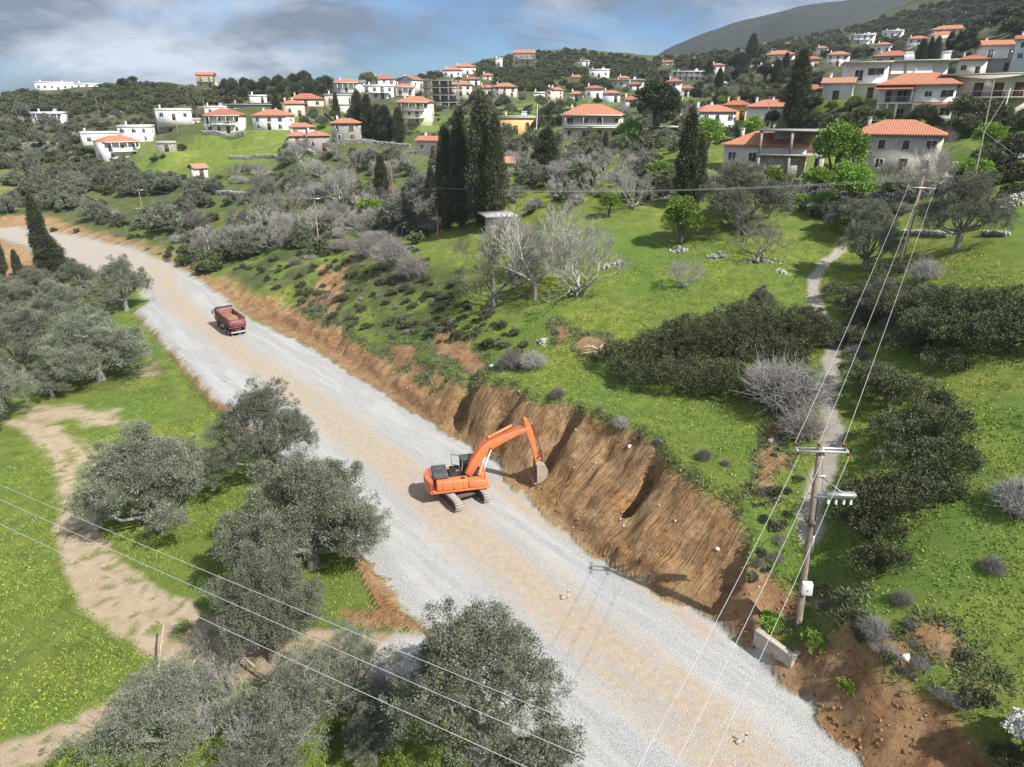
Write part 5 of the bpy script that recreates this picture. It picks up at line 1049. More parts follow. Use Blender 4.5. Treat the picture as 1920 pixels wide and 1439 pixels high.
def dump_truck():
    a = math.atan2(.79, -.61); rear = Vector((-38.8, 94.2, 0)); c = rear + Vector((math.cos(a), math.sin(a), 0)) * 3.6; c.z = float(H(c.x, c.y)) + .02
    root = link('dump_truck', None, None, c, (0, 0, a), (.9, .9, .9)); tag(root, 'dark red four-axle dump truck loaded with soil driving away on the gravel', 'truck')
    bevel(MB().box((-.4, 0, .95), (7.4, .9, .3)).build('chassis', [M_UND], root), .02)
    for x in (3.1, 1.45, -1.5, -2.95):
        for y in (-1.05, 1.05): wheel(root, x, y, .53, .36 if x > 0 else .5)
    q = MB(); q.box((3.35, 0, 1.85), (1.9, 2.45, 1.75)); q.box((3.3, 0, 2.85), (1.7, 2.3, .3), 0, 0, None, .92); cab = bevel(q.build('cab', [M_RED], root), .08)
    q = MB(); [q.box((3.55, s * 1.226, 2.2), (.9, .02, .65)) for s in (-1, 1)]; q.box((4.306, 0, 2.2), (.02, 2.1, .8)); q.build('cab_window', [M_GLASS], cab)
    for s in (-1, 1): q = MB(); q.box((4.2, s * 1.45, 2.3), (.12, .2, .55)); q.tube([(4.15, s * 1.2, 2.5), (4.2, s * 1.45, 2.5)], .025, 4); q.build('mirror', [M_BLK], cab)
    # tipper body: bottom, sides with ribs, front board with header, tailgate
    q = MB(); q.box((-.85, 0, 1.32), (6.2, 2.3, .16)); bed = q.build('bed', [M_RED], root)
    for s in (-1, 1):
        q = MB(); q.box((-.85, s * 1.2, 2.05), (6.2, .07, 1.4)); q.box((-.85, s * 1.25, 2.78), (6.3, .17, .12)); q.box((-.85, s * 1.25, 1.40), (6.3, .15, .14)); q.box((-.85, s * 1.25, 2.1), (6.2, .10, .08)); [q.box((-3.9 + i * 1.53, s * 1.25, 2.1), (.10, .11, 1.24)) for i in range(5)]; q.build('side_wall', [M_RED], bed)
    q = MB(); q.box((2.26, 0, 2.35), (.08, 2.33, 2.0)); q.box((2.45, 0, 3.36), (.6, 2.46, .07)); q.build('front_board', [M_PINK], bed); q = MB(); [q.box((2.3, s * 1.24, 2.4), (.16, .14, 2.1)) for s in (-1, 1)]; q.box((2.2, 0, 3.43), (.16, 2.6, .12)); q.build('board_frame', [M_DG], bed)
    q = MB(); q.box((-3.97, 0, 2.02), (.06, 2.32, 1.36)); [q.box((-4.03, 0, z), (.08, 2.34, .10)) for z in (1.38, 2.0, 2.66)]; [q.box((-4.028, -1.12 + i * .373, 2.02), (.07, .09, 1.2)) for i in range(7)]; q.build('tailgate', [M_PINK], bed)
    n = 24; xs = np.linspace(-3.85, 2.15, n); ys = np.linspace(-1.15, 1.15, 12); XX, YY = np.meshgrid(xs, ys); Z = 2.05 + .5 * np.cos(YY * 1.2) * np.exp(-((XX + .9) / 2.2) ** 2) + fbm(XX, YY, .5, 3, 5) * .28
    idx = np.arange(Z.size).reshape(Z.shape); F = np.stack([idx[:-1, :-1], idx[:-1, 1:], idx[1:, 1:], idx[1:, :-1]], -1).reshape(-1, 4); ld = link('soil_load', mesh_np('soil_load', np.stack([XX, YY, Z], -1).reshape(-1, 3), F, [M_DIRT], False), bed)
    q = MB(); q.box((-4.0, 0, .62), (.1, 2.3, .16)); q.build('rear_bumper', [M_BUMP], root)
    for s in (-1, 1): MB().box((-3.98, s * .85, .88), (.08, .35, .16)).build('tail_light', [simple_mat('tail_light', (.4, .02, .02), .3)], root)
    for s in (-1, 1):
        q = MB(); [q.tube([(x, s * 1.06 - .26, .53), (x, s * 1.06 + .26, .53)], .60, 14) for x in ()]; q.box((-2.2, s * 1.06, 1.14), (2.8, .5, .04)); q.build('mudguard', [M_BLK], root)
    q = MB(); q.box((.1, 1.0, .9), (1.1, .5, .55)); bevel(q.build('fuel_tank', [M_STEEL], root), .06)
dump_truck()
def car(p, face, c, label, van=False):
    root = link('parked_car', None, None, p, (0, 0, R(face))); tag(root, label, 'car', 'parked cars'); m = simple_mat('car_paint', c, .3)
    h = 1.9 if van else 1.45; q = MB(); ribbon(q, [(-2.1, .85), (-2.05, .95), (1.1, .95), (2.0, .85), (2.15, .6)], [(-2.12, .3), (-1.9, .28), (1.1, .28), (2.0, .28), (2.15, .35)], -.85, .85); b = bevel(q.build('body', [m], root), .06)
    q = MB(); ribbon(q, [(-2.0, .94), (-1.75 if not van else -2.0, h - .04), (.5, h - .04), (1.25, .94)], [(-2.0, .9), (-1.7, .9), (.5, .9), (1.25, .9)], -.74, .74); q.build('windows', [M_GLASS], b)
    q = MB(); q.box((-.65, 0, h), (2.1, 1.4, .06)); bevel(q.build('roof', [m], b), .03)
    for x in (-1.35, 1.35):
        for y in (-.78, .78): wheel(root, x, y, .31, .2)
for u, v, c, van, l in [(1868, 292, (.72, .74, .76), True, 'pale silver parked van behind the palm shrubs at right'), (1915, 300, (.30, .42, .55), False, 'light blue parked car cropped by the right edge'), (1353, 158, (.7, .7, .7), True, 'white car parked among trees on the village slope')]:
    car(G(u, v) + Vector((0, 0, .05)), 10, c, l, van)
# ---------------------------------------------------------------- poles, wires, walls, small things
M_WOOD = bark_mat('pole_wood', (.14, .10, .075), (.32, .25, .20), 5); M_WOODR = bark_mat('red_pole_wood', (.22, .09, .05), (.36, .17, .10), 5); M_GALV = simple_mat('galvanised', (.55, .57, .58), .4, .6, var=.1); M_INS = simple_mat('brown_insulator', (.24, .035, .025), .25); M_BOX = simple_mat('white_box', (.78, .78, .75), .5, var=.05)
M_WIRE = simple_mat('wire', (.62, .62, .62), .5, .3); M_CONCP = simple_mat('pale_pole', (.62, .60, .57), .8, var=.1)
POLES = {}
def pole(key, u, v, h, label, arm=True, r=.13, face=0, mat=None, lean=(0, 0), p=None, armw=2.4, z=-.4, arms=1):
    p = G(u, v) if p is None else p; root = link('utility_pole', None, None, p, (R(lean[0]), R(lean[1]), R(face))); tag(root, label, 'pole', 'utility poles')
    MB().tube([(0, 0, -.6), (0, 0, h)], [r * 1.2, r * .78], 12).build('shaft', [mat or M_WOOD], root, smooth=True); at = []
    for k in range(arms if arm else 0):
        zz = h + z - k * 1.3; w = armw * (1 if k == arms - 1 else .6); MB().box((0, -.16, zz), (w, .09, .12)).build('crossarm', [M_GALV], root)
        for x in (-w / 2 + .1, 0, w / 2 - .1): MB().tube([(x, -.16, zz + .06), (x, -.16, zz + .30)], [.06, .035], 8).build('insulator', [M_INS], root)
    M = Matrix.Translation(p) @ Matrix.Rotation(R(face), 4, 'Z') @ Matrix.Rotation(R(lean[1]), 4, 'Y') @ Matrix.Rotation(R(lean[0]), 4, 'X')
    zz = h + z; POLES[key] = [M @ Vector((x, -.16, zz + .3)) for x in (-armw / 2 + .1, 0, armw / 2 - .1)]; POLES[key + 'top'] = M @ Vector((0, 0, h)); return root, M
def wire(a, b, sag, label, r=.016, n=24, group='overhead wires'):
    pts = [a.lerp(b, t) - Vector((0, 0, sag * 4 * t * (1 - t))) for t in np.linspace(0, 1, n)]
    o = MB().tube([tuple(p) for p in pts], r, 4, cap=False).build('overhead_wire', [M_WIRE]); tag(o, label, 'wire', group)
def main_pole():
    p = G(1497, 1172); h = 11.6; root = link('utility_pole', None, None, p, (0, R(-3.0), R(-9))); tag(root, 'near wooden utility pole with double steel crossarm, switch gear and white meter box', 'pole', 'utility poles')
    MB().tube([(0, 0, -.8), (0, 0, h * .5), (0, 0, h)], [.20, .17, .13], 16).build('shaft', [M_WOOD], root, smooth=True)
    q = MB(); [q.box((.1, y, h - .15), (2.6, .07, .12)) for y in (-.2, .2)]; q.box((.1, 0, h - .15), (.3, .4, .1)); [q.box((x, 0, h - .15), (.08, .46, .16)) for x in (-1.15, 1.35)]; q.tube([(-.0, .1, h - .9), (.55, .2, h - .2)], .03, 4); q.build('crossarm', [M_GALV], root)
    for x in (-1.12, .1, 1.32):
        for y, s in ((-.32, -1), (.32, 1)):
            q = MB()
            for k in range(4): q.tube([(x, y + s * (.06 + k * .07), h - .14), (x, y + s * (.10 + k * .07), h - .14)], [.075, .05], 8)
            q.build('insulator', [M_INS], root)
    q = MB(); q.box((1.0, -.1, h - 2.9), (2.1, .10, .12)); q.box((1.0, .16, h - 2.9), (2.1, .10, .12)); q.tube([(.1, 0, h - 1.6), (1.6, 0, h - 2.8)], .045, 6); q.box((.2, 0, h - 1.7), (.8, .1, .1)); q.box((1.35, 0, h - 2.75), (1.5, .42, .14)); q.build('switch_bracket', [M_GALV], root)
    for x in (.75, 1.15, 1.55, 1.9): MB().tube([(x, 0, h - 3.35), (x, 0, h - 3.0)], [.07, .09], 8).build('switch_fuse', [M_GALV], root)
    q = MB(); q.box((0, -.22, h - 4.5), (.36, .3, .26)); q.box((-.26, -.1, h - 4.35), (.1, .1, .35)); q.box((.25, -.1, h - 4.4), (.1, .1, .3)); q.build('cable_clamp', [M_UND], root)
    b = bevel(MB().box((.12, -.38, 2.9), (.55, .34, .78)).build('meter_box', [M_BOX], root), .03); MB().box((.12, -.556, 2.86), (.1, .02, .05)).build('badge', [M_BLK], b)
    MB().box((.24, 0, 5.6), (.10, .1, 1.1)).build('conduit', [M_GALV], root)
    q = MB(); [q.tube([(x, -.4, h - .2), (x * .7 + .1, -.3, h - 1.2), (x * .3 + .4, 0, h - 2.7)], .012, 4, cap=False) for x in (-1.1, .1, 1.3)]; q.tube([(.2, .1, 1.2), (.24, .05, 5), (.22, 0, h - 3)], .025, 5, cap=False); q.build('cables', [M_BLK], root)
    M = Matrix.Translation(p) @ Matrix.Rotation(R(-9), 4, 'Z') @ Matrix.Rotation(R(-3.0), 4, 'Y')
    POLES['nearA'] = [M @ Vector((x, -.6, h - .14)) for x in (-1.12, .1, 1.32)]; POLES['nearB'] = [M @ Vector((x, .6, h - .14)) for x in (-1.12, .1, 1.32)]
main_pole()
pole('far', 1690, 492, 8.9, 'dark wooden utility pole with wide crossarm on the meadow behind the thicket', armw=3.0, z=-1.1, r=.15, lean=(0, 3))
pole('mid', 822, 442, 8.6, 'reddish utility pole with two crossarms left of the tall cypresses', arms=2, armw=2.4, z=-1.0, mat=M_WOODR)
pole('ml', 598, 460, 8.6, 'thin utility pole with one crossarm above the grey shrubs at the bank end', r=.11)
pole('l3', 271, 414, 8.0, 'utility pole on the small green terrace at left', r=.12)
pole('red', 108, 512, 11.5, 'leaning red-brown utility pole in front of the dark cypress at left', arm=False, mat=M_WOODR, r=.17, lean=(0, -7))
for u, v, h, l, m in [(1005, 262, 9, 'pale concrete pole standing left of the balcony-band house', M_CONCP), (1834, 300, 10.5, 'dark wooden pole before the beige balcony house', None), (1822, 362, 7, 'thin leaning pole beside the upper path', None), (188, 222, 9, 'thin pole on the scrub slope near the skyline at left', None), (740, 392, 8, 'thin pole leaning among bare trees in the valley', M_WOODR),
      (1433, 250, 8, 'thin dark pole behind the wide pink cottage', None), (438, 246, 7.5, 'thin pole in front of the balcony house at left', None), (608, 240, 8, 'thin pole beside the wraparound-balcony block', None), (1873, 245, 6.5, 'short metal post above the parked cars', M_CONCP), (333, 250, 9, 'thin pole before the beige row', None), (100, 170, 9, 'slanting pole at the long skyline house', None), (1275, 230, 7, 'thin pole right of the dark cedar', M_CONCP), (595, 284, 7, 'thin pole by the low orange-roofed cottages', None), (870, 170, 12, 'thin mast on the central hill slope', None)]:
    pole('x%d' % u, u, v, h, l, arm=False, r=.09, mat=m, lean=(0, 2 if u % 2 else -2))
P0 = Vector((4.6, 15.6, -1.0)); pole('p0', 0, 0, 11.0, 'wooden pole at the bottom edge carrying the wires to the left', p=P0, face=20, armw=3.4, z=-.1)
for i, (a, b, nm) in enumerate(zip(POLES['nearB'], POLES['far'], ('left', 'middle', 'right'))): wire(a, b, .5, nm + ' one of the three wires rising from the near pole to the meadow pole', .014)
for i, (a, b, nm) in enumerate(zip(POLES['nearA'], POLES['p0'], ('left', 'middle', 'right'))): wire(a, b, .5, nm + ' one of the three wires running down from the near pole over the gravel', .012)
for (u, v), b, nm in zip(((0, 905), (0, 932), (0, 978)), (POLES['p0'][2], POLES['p0'][1], POLES['p0'][0]), ('upper', 'middle', 'lower')):
    a = Vector(Pz(u, v, 9.3)); wire(b + (a - b) * 1.9 + Vector((0, 0, .3)), b, .35, nm + ' one of the three wires crossing the olive trees at lower left', .014)
wire(POLES['mid'][0], POLES['fartop'] - Vector((0, 0, .3)), .9, 'front one of the two long wires crossing the picture below the village', .016); wire(POLES['mid'][2], POLES['fartop'] - Vector((0, 0, .1)), .9, 'rear one of the two long wires crossing the picture below the village', .016)
e = Vector(Pd(2050, 352, 95)); wire(POLES['fartop'] - Vector((0, 0, .3)), e, .5, 'wire leaving the meadow pole to the right edge', .014)
wire(POLES['mid'][1], POLES['ml'][1], .6, 'thin wire between the two poles on the bank crest', .012); wire(POLES['ml'][0], POLES['l3'][1], .8, 'thin wire from the bank end pole to the left terrace pole', .012)
wire(POLES['x1822top'], POLES['x1873top'], .2, 'pale wire between the upper path pole and the metal post', .02); wire(POLES['x1822top'], Vector(Pd(1990, 342, 92)), .3, 'pale wire from the upper path pole to the right edge', .02); wire(POLES['x1005top'], Vector(Pd(780, 330, 125)), .5, 'pale wire sloping down left from the concrete pole', .02)
# dry stone walls
M_STONE = wall_mat('field_stone', (.40, .385, .355), .5, 0)
def stone_wall(pts, hgt, label, th=.5, seed=0, name='stone_wall'):
    r = np.random.default_rng(seed); mb = MB(); P = [G(u, v) for u, v in pts]; o = P[0].copy()
    if name == 'stone_heap':
        L_ = (P[1] - P[0]).length * .6
        for i in range(46):
            t = r.normal() * .33; y = r.normal() * .35; s = r.uniform(.12, .42); c = P[0].lerp(P[1], .5 + t); zz = float(H(c.x, c.y + y)); up = max(0, hgt * (1 - (t / .5) ** 2 - (y / .8) ** 2)) * r.random()
            mb.box((c.x - o.x, c.y + y - o.y, zz - o.z + up * .7), (s, s * r.uniform(.6, 1), s * .6), r.uniform(0, 3), 0, None, r.uniform(.5, .9))
        x = mb.build(name, [M_STONE]); x.location = o; tag(x, label, 'stone heap', 'stone heaps'); return x
    for a, b in zip(P[:-1], P[1:]):
        L_ = (b - a).length; n = max(1, int(L_ / .34)); ang = math.atan2(b.y - a.y, b.x - a.x)
        for i in range(n):
            c = a.lerp(b, (i + .5) / n); c.z = float(H(c.x, c.y))
            for k in range(max(2, int(hgt / .24))):
                for y in (-.25, .25):
                    s = r.uniform(.20, .44, 3); mb.box((c.x - o.x - math.sin(ang) * y * th * 1.6 + r.normal() * .05, c.y - o.y + math.cos(ang) * y * th * 1.6 + r.normal() * .05, c.z - o.z + .1 + k * .22 + r.uniform(-.04, .04)), (s[0], s[1], s[2] * .85), ang + r.normal() * .35, 0, None, r.uniform(.7, .95))
    x = mb.build(name, [M_STONE]); x.location = o; tag(x, label, 'wall' if name == 'stone_wall' else 'stone heap', 'dry stone walls' if name == 'stone_wall' else 'stone heaps'); return x
for i, (pts, hh, l) in enumerate([([(1575,374),(1640,380),(1700,372),(1745,368)], 1.2, 'dry stone wall below the old stone building'), ([(1690,437),(1745,440),(1780,444)], .7, 'low stone wall left of the right meadow olive'), ([(1845,440),(1890,444)], .6, 'short stone wall right of the right meadow olive'), ([(1862,400),(1895,388),(1935,378)], 1.5, 'tall dry stone wall at the right edge below the path'),
      ([(430,299),(500,296),(590,292)], 1.3, 'long pale retaining wall under the left orange-roofed houses'), ([(255,395),(330,396)], .8, 'low stone wall on the small green terrace with the pole'), ([(400,365),(465,368)], 1.2, 'stone wall behind the terrace shrubs at left'), ([(0,272),(90,270)], 1.0, 'terrace wall at the left edge'), ([(640,268),(700,270),(770,278)], 1.3, 'pale wall between the arched stone house and the small gabled one'),
      ([(915,205),(1000,208)], 1.4, 'grey retaining wall below the arcaded beige house'), ([(620,435),(685,428)], .7, 'pale stone kerb on the bank end'), ([(1780,236),(1900,240)], 2.0, 'stone terrace wall below the beige balcony house'), ([(175,302),(245,314)], 1.6, 'retaining wall under the lowest white cottage'), ([(380,253),(460,254)], 1.6, 'dark retaining wall under the balcony house at left'), ([(1130,505),(1165,495)], .5, 'tumbled stones beside the bare trees'), ([(1700,310),(1790,315)], 1.0, 'stone edging where the upper path turns')]): stone_wall(pts, hh, l, seed=i)
for i, (pts, hh, l) in enumerate([([(1262,472),(1285,470)], .9, 'stone heap under the bright green young tree'), ([(1328,484),(1362,480)], .9, 'stone heap in the middle of the meadow'), ([(1400,490),(1450,492)], .8, 'stone heap beside the bare fig'), ([(1010,642),(1022,640)], .5, 'small white rock pile on the bank above the cut'), ([(1120,660),(1150,676)], .25, 'scattered rocks in the bare hollow'), ([(1460,508),(1475,512)], .25, 'scattered pale stones near the footpath bend')]): stone_wall(pts, hh, l, seed=40 + i, name='stone_heap')
# concrete culvert head by the gravel edge
a, b = Vector(Pz(1418, 1212, .25)), Vector(Pz(1480, 1258, .25)); c = (a + b) / 2; ang = math.atan2(b.y - a.y, b.x - a.x); L_ = (b - a).length
rt = link('culvert_headwall', None, None, (c.x, c.y, float(H(c.x, c.y)) + .05), (0, 0, ang)); tag(rt, 'concrete culvert headwall at the gravel edge below the near pole', 'culvert'); mc = simple_mat('weathered_concrete', (.46, .41, .34), .9, var=.3, bump=.4)
bevel(MB().box((0, 0, 0), (L_ + .3, .38, 1.1)).build('headwall', [mc], rt), .03); [MB().box((s * (L_ / 2 - .05), .75, -.1), (.3, 1.1, .9)).build('wing_wall', [mc], rt) for s in (-1, 1)]
# survey stakes, litter, cut branches
def stake(u, v, label):
    p = Vector(Pz(u, v, 0)); p.z = float(H(p.x, p.y)); rt = link('survey_stake', None, None, p, (R(4), R(3), 0)); tag(rt, label, 'stake', 'survey stakes'); MB().box((0, 0, .35), (.05, .05, .75)).build('stick', [M_WHITE], rt); MB().box((0, -.03, .6), (.16, .03, .12)).build('flag', [simple_mat('red_flag', (.6, .05, .04), .6)], rt)
    q = MB(); q.box((-.3, 0, .06), (.35, .22, .12), .4, 0, None, .8); q.build('stone', [M_STONE], rt)
stake(1064, 1122, 'white survey stake on the gravel right of the tan strip'); stake(1395, 1392, 'red and white survey stake near the bottom edge of the road'); stake(423, 716, 'white survey stake on the left gravel edge far up the road')
rr = np.random.default_rng(9)
def debris(name, pts, size, m, label, cat, group=None):
    for u, v in pts:
        p = G(u, v); q = MB(); s = size * rr.uniform(.7, 1.3); q.box((0, 0, .1 * s), (s, s * .7, s * .45), rr.uniform(0, 3), 0, None, .6); q.box((.2 * s, .1 * s, .2 * s), (s * .5, s * .5, s * .4), rr.uniform(0, 3), 0, None, .7); o = q.build(name, [m]); o.location = p; tag(o, label, cat, group)
debris('white_sack', [(921, 688)], .5, M_WHITE, 'white sack lying on the bank crest above the cut', 'sack'); debris('white_sack', [(1698, 1234)], .4, M_WHITE, 'white sack on the right soil slope', 'sack')
debris('boulder', [(1445, 828), (1180, 838), (1345, 1030), (1552, 500)], .45, M_WHITE, 'single pale boulder lying on grass or cut edge', 'boulder', 'pale boulders')
def log_pile(u, v, label, seed, n=9, L_=3.5, spread=1.5):
    r = np.random.default_rng(seed); p = G(u, v); root = link('cut_branches', None, None, p); tag(root, label, 'branches', 'cut branches')
    for i in range(n):
        a = r.uniform(0, 6.28); s = np.array([r.normal() * spread * .5, r.normal() * spread * .5, .3 + r.random() * .8]); d = np.array([math.cos(a), math.sin(a), r.uniform(-.1, .35)]); l = L_ * r.uniform(.4, 1)
        MB().tube([s, s + d * l * .5 + (0, 0, .1), s + d * l], [.09, .075, .05], 7).build('branch', [simple_mat('cut_wood', (.46, .38, .26), .8, var=.3) if 'cut_wood' not in bpy.data.materials else bpy.data.materials['cut_wood']], root)
log_pile(400, 1310, 'sawn pale olive branches lying on the drooping tree at lower left', 3, 11, 4.2, 2.6); log_pile(1130, 672, 'dead pale branches in the bare hollow by the thicket', 4, 6, 2.2, .8)
# ---------------------------------------------------------------- named trees of the village, then the hillside growth
def depth(p): return p.y * CS + (CAMZ - p.z) * SN
def tall(kind, name, u, vb, vt, wpx, label, group, bw, bh, cat='tree'):
    if 'cypress' in kind: wpx *= .98
    p = G(u, vb); k = depth(p) / FPX; h = (vb - vt) * k; w = wpx * k
    return plant(kind, name, p, label=label, cat=cat, group=group, sz=(w / bw, w / bw, h / bh), sink=.3)
CY = [(838,432,255,34,'front left cypress of the tall valley group'),(866,430,222,44,'second cypress of the tall valley group, with a tan dry top'),(905,430,200,42,'tallest cypress on the right of the valley group'),(930,428,232,34,'cypress leaning on the tallest one at its right side'),
 (1283,388,218,44,'split double-topped cypress above the big round olive'),(1303,385,262,26,'shorter cypress touching the split one'),(1487,248,110,38,'single tall dark cypress before the yellow-green gardens'),(632,228,178,14,'slim cypress before the wraparound-balcony block'),
 (674,262,180,24,'leftmost of the dark cypress row beside the arched stone house'),(692,266,186,24,'second cypress of the row beside the arched stone house'),(709,268,202,24,'third cypress of the row beside the arched stone house'),(724,270,205,26,'fat fourth cypress of the row beside the arched stone house'),(749,272,208,22,'rightmost cypress of the row, nearest the cream three-storey house'),
 (521,222,180,18,'dark cypress right of the long slab roof'),(1024,332,246,38,'broad dark cypress below the balcony-band house'),(1133,322,252,14,'thin dark cypress right of the balcony-band house'),(718,385,296,28,'dark cypress amid white bare trees in the valley'),(810,395,318,18,'small cypress left of the tall valley group'),
 (1408,118,70,20,'big cypress alone high on the ridge line'),(1424,118,92,10,'small cypress beside the big ridge one'),(1328,152,118,14,'dark cypress left of the narrow tall white house'),(1347,170,132,15,'dark cypress right of the narrow tall white house'),(1470,150,104,16,'tall cypress left of the pink cottage'),(1455,158,116,16,'cypress beside the tall one left of the pink cottage'),(1298,132,112,8,'tiny cypress on the slope below the far mountain'),(1310,134,114,8,'second tiny cypress on the slope below the far mountain'),(1383,100,90,7,'slim little cypress left of the ridge cypress'),
 (1725,118,78,18,'leftmost cypress of the upper right hillside'),(1741,112,74,13,'second cypress of the upper right hillside'),(1753,114,73,12,'third slim cypress of the upper right hillside'),(1780,92,62,13,'cypress before the topmost beige villa'),(1796,92,62,14,'dense cypress before the topmost beige villa'),(1819,90,54,14,'cypress left of the square brown house'),(1812,130,100,10,'small cypress above the balcony gardens'),
 (92,520,372,34,'tall dark cypress by the red-brown pole at left'),(104,520,445,40,'lower thick cypress behind the red-brown pole'),(4,525,420,24,'cypress cropped by the left edge'),(37,520,468,18,'dying sparse cypress at the left edge')]
for i, (u, vb, vt, w, l) in enumerate(CY): tall(f'cypress{i % 3}', 'cypress_tree', u, vb, vt, w, l, 'cypress trees', 2.9, 12)
for k, u, vb, vt, w, l in [('pine0',1228,262,150,96,'huge dark cedar between the balcony-band house and the blue-white house'),('pine1',1385,150,100,44,'broad dark pine on the slope above the cypresses'),('pine0',1432,158,118,36,'dark pine left of the slope cypresses'),('pine1',1445,250,205,30,'dark tree behind the single cypress'),
  ('pine0',232,160,146,20,'left dark pine of the skyline pair'),('pine1',250,158,143,20,'right dark pine of the skyline pair'),('broad1',370,228,165,34,'tall brownish eucalyptus beside the blue-pergola house'),('broad1',692,165,136,36,'rounded olive-brown tree on the skyline behind the village'),('pine0',571,163,148,16,'small round skyline pine in the middle'),('pine1',612,163,146,14,'skyline pine left of the upper white house'),
  ('broad0',1100,300,255,44,'grey-green tree below the balcony band'),('broad0',1260,215,170,30,'green tree above the dark cedar'),('pine0',858,250,215,40,'dark broad tree behind the tall cypresses'),('broad0',900,240,195,40,'green tree behind the tallest cypress'),('bareR',1410,222,178,80,'brown-leafed bare tree among the orange roofs'),('bareR',1225,300,265,20,'reddish bare bush by the cedar'),
  ('pine1',1835,135,112,30,'dark rounded tree left of the tall white right house'),('broad1',1690,280,240,40,'grey-green tree behind the old stone building')]:
    tall(k, 'pine_tree' if 'pine' in k else 'broad_tree' if 'broad' in k else 'bare_tree', u, vb, vt, w, l, None, 7 if k != 'bareR' else 7.5, 8.2 if 'pine' in k else 7.0)
for k, u, vb, vt, w, l in [('bare2',1185,392,290,90,'white-branched spreading bare tree below the bright tree'),('bare0',1160,375,300,60,'silvery bare tree left of the white-branched one'),('bare1',1665,368,270,80,'dark bare tree before the old stone building'),('bare2',1735,372,235,100,'large tangled bare tree right of the old stone building'),('bare1',1760,300,215,70,'fine-twigged bare tree above the upper path'),
  ('bare0',980,340,255,60,'pale bare tree by the faded red shed'),('bare2',960,320,265,50,'silver bare bush right of the tall cypresses'),('bare2',640,380,290,100,'pinkish-white bare tree in the valley thicket'),('bare0',770,330,265,60,'white-branched bare tree below the small gabled house'),('bare2',530,450,370,90,'grey bare tree at the lower end of the valley thicket'),('bare2',460,460,400,80,'grey bare tree over the dark bushes near the road bend'),
  ('bare1',1045,420,365,60,'dense grey leafless bush tree left of the small round tree'),('bare1',1290,232,175,44,'thin bare tree beside the cedar'),('bare0',1050,310,262,50,'silver bare tree under the balcony band house'),('bare2',560,300,245,60,'dark bare thicket tree before the twin-roofed house'),('bare0',1830,215,165,60,'pruned pale fig before the beige balcony house')]:
    tall(k, 'bare_tree', u, vb, vt, w, l, None, 8.5, 7.5)
HXY = [(hplace(h)[0][0], hplace(h)[0][1] + hplace(h)[1] * .35, hplace(h)[1] * .62 + 1.0) for h in HS] + [(Pd(u, v, d)[0], Pd(u, v, d)[1] + 5, w * .62) for u, v, d, w in SPECIAL]
def pin(u, v, poly):
    return bool(inside(np.array([u]), np.array([v]), poly)[0])
MEADOWS = [ [(1090,380),(1230,375),(1330,440),(1560,420),(1580,460),(1520,520),(1500,600),(1130,600),(1000,560),(1050,480),(1100,430)], [(200,370),(350,368),(340,400),(240,415),(190,400)], [(330,395),(460,385),(480,400),(360,415)], [(400,345),(500,345),(490,368),(410,365)],
  [(290,258),(440,258),(440,278),(300,284)], [(430,300),(520,300),(515,318),(440,318)], [(185,222),(240,225),(230,236),(180,234)], [(40,260),(110,255),(105,268),(40,268)], [(735,285),(790,290),(800,320),(760,330)], [(1030,150),(1080,150),(1080,165),(1030,165)], [(1780,268),(1920,240),(1920,270),(1790,285)], [(1240,128),(1265,126),(1262,136),(1240,136)] ]
SC = {}; VIEW = [(1655,1915,140,244),(1590,1780,110,200),(795,858,150,210),(1430,1545,250,345)]   # open ground kept before the larger houses
def scatter(poly, n, mix, smin, smax, gap=.5, seed=0, meadows=True):
    r = np.random.default_rng(seed); P = np.array(poly, float); lo, hi = P.min(0), P.max(0); kinds = [m[0] for m in mix]; w = np.array([m[1] for m in mix], float); w /= w.sum(); put_ = []
    tries = 0
    while len(put_) < n and tries < n * 8:
        tries += 1; u, v = r.uniform(lo[0], hi[0]), r.uniform(lo[1], hi[1])
        if not pin(u, v, P) or (meadows and any(pin(u, v, m) for m in MEADOWS)): continue
        p = G(u, v); s = r.uniform(smin, smax)
        if any(h[0] - 4 < u < h[1] + 4 and h[2] - 4 < v < h[3] + (10 if h[4] > 150 else 22) for h in HS) or any(a < u < b and c < v < d for a, b, c, d in VIEW): continue
        if any((p.x - x) ** 2 + (p.y - y) ** 2 < rr_ * rr_ for x, y, rr_ in HXY): continue
        if MV('gravel', p.x, p.y) > .1 or MV('path', p.x, p.y) > .1: continue
        if any((p.x - q.x) ** 2 + (p.y - q.y) ** 2 < (gap * (s + t) * 1.6) ** 2 for q, t in put_): continue
        put_.append((p, s)); SC.setdefault(kinds[r.choice(len(kinds), p=w)], []).append((p, s, r.uniform(0, 6.28), r.uniform(.75, 1.2)))
DARK = [('shrubD0', 3), ('shrubD1', 3), ('shrub0', 2.5), ('shrub1', 2.5)]
scatter([(380,335),(560,305),(640,285),(900,300),(925,400),(800,430),(700,440),(560,470),(450,490),(340,478),(350,440),(420,400)], 330, [('barefar', 2.2), ('barefar1', 2), ('oliveM0', 1), ('oliveM1', 1), ('shrubD0', 1.5), ('shrub0', 2), ('shrub2', 2), ('twigfar', 3), ('twigfar1', 2)], .55, 1.05, .33, 1)
scatter([(0,300),(200,318),(380,340),(420,400),(350,460),(300,440),(100,405),(0,400)], 190, [('oliveM0', 1), ('oliveM1', 1), ('oliveM2', 1), ('shrubD0', 3), ('shrubD1', 3), ('twigfar', 1.2), ('barefar1', .4)], .5, 1.2, .4, 2)
scatter([(0,215),(150,215),(300,205),(380,225),(430,260),(300,300),(200,320),(0,300)], 260, DARK + [('oliveM1', .6), ('twigfar', 1)], .6, 1.25, .4, 3)
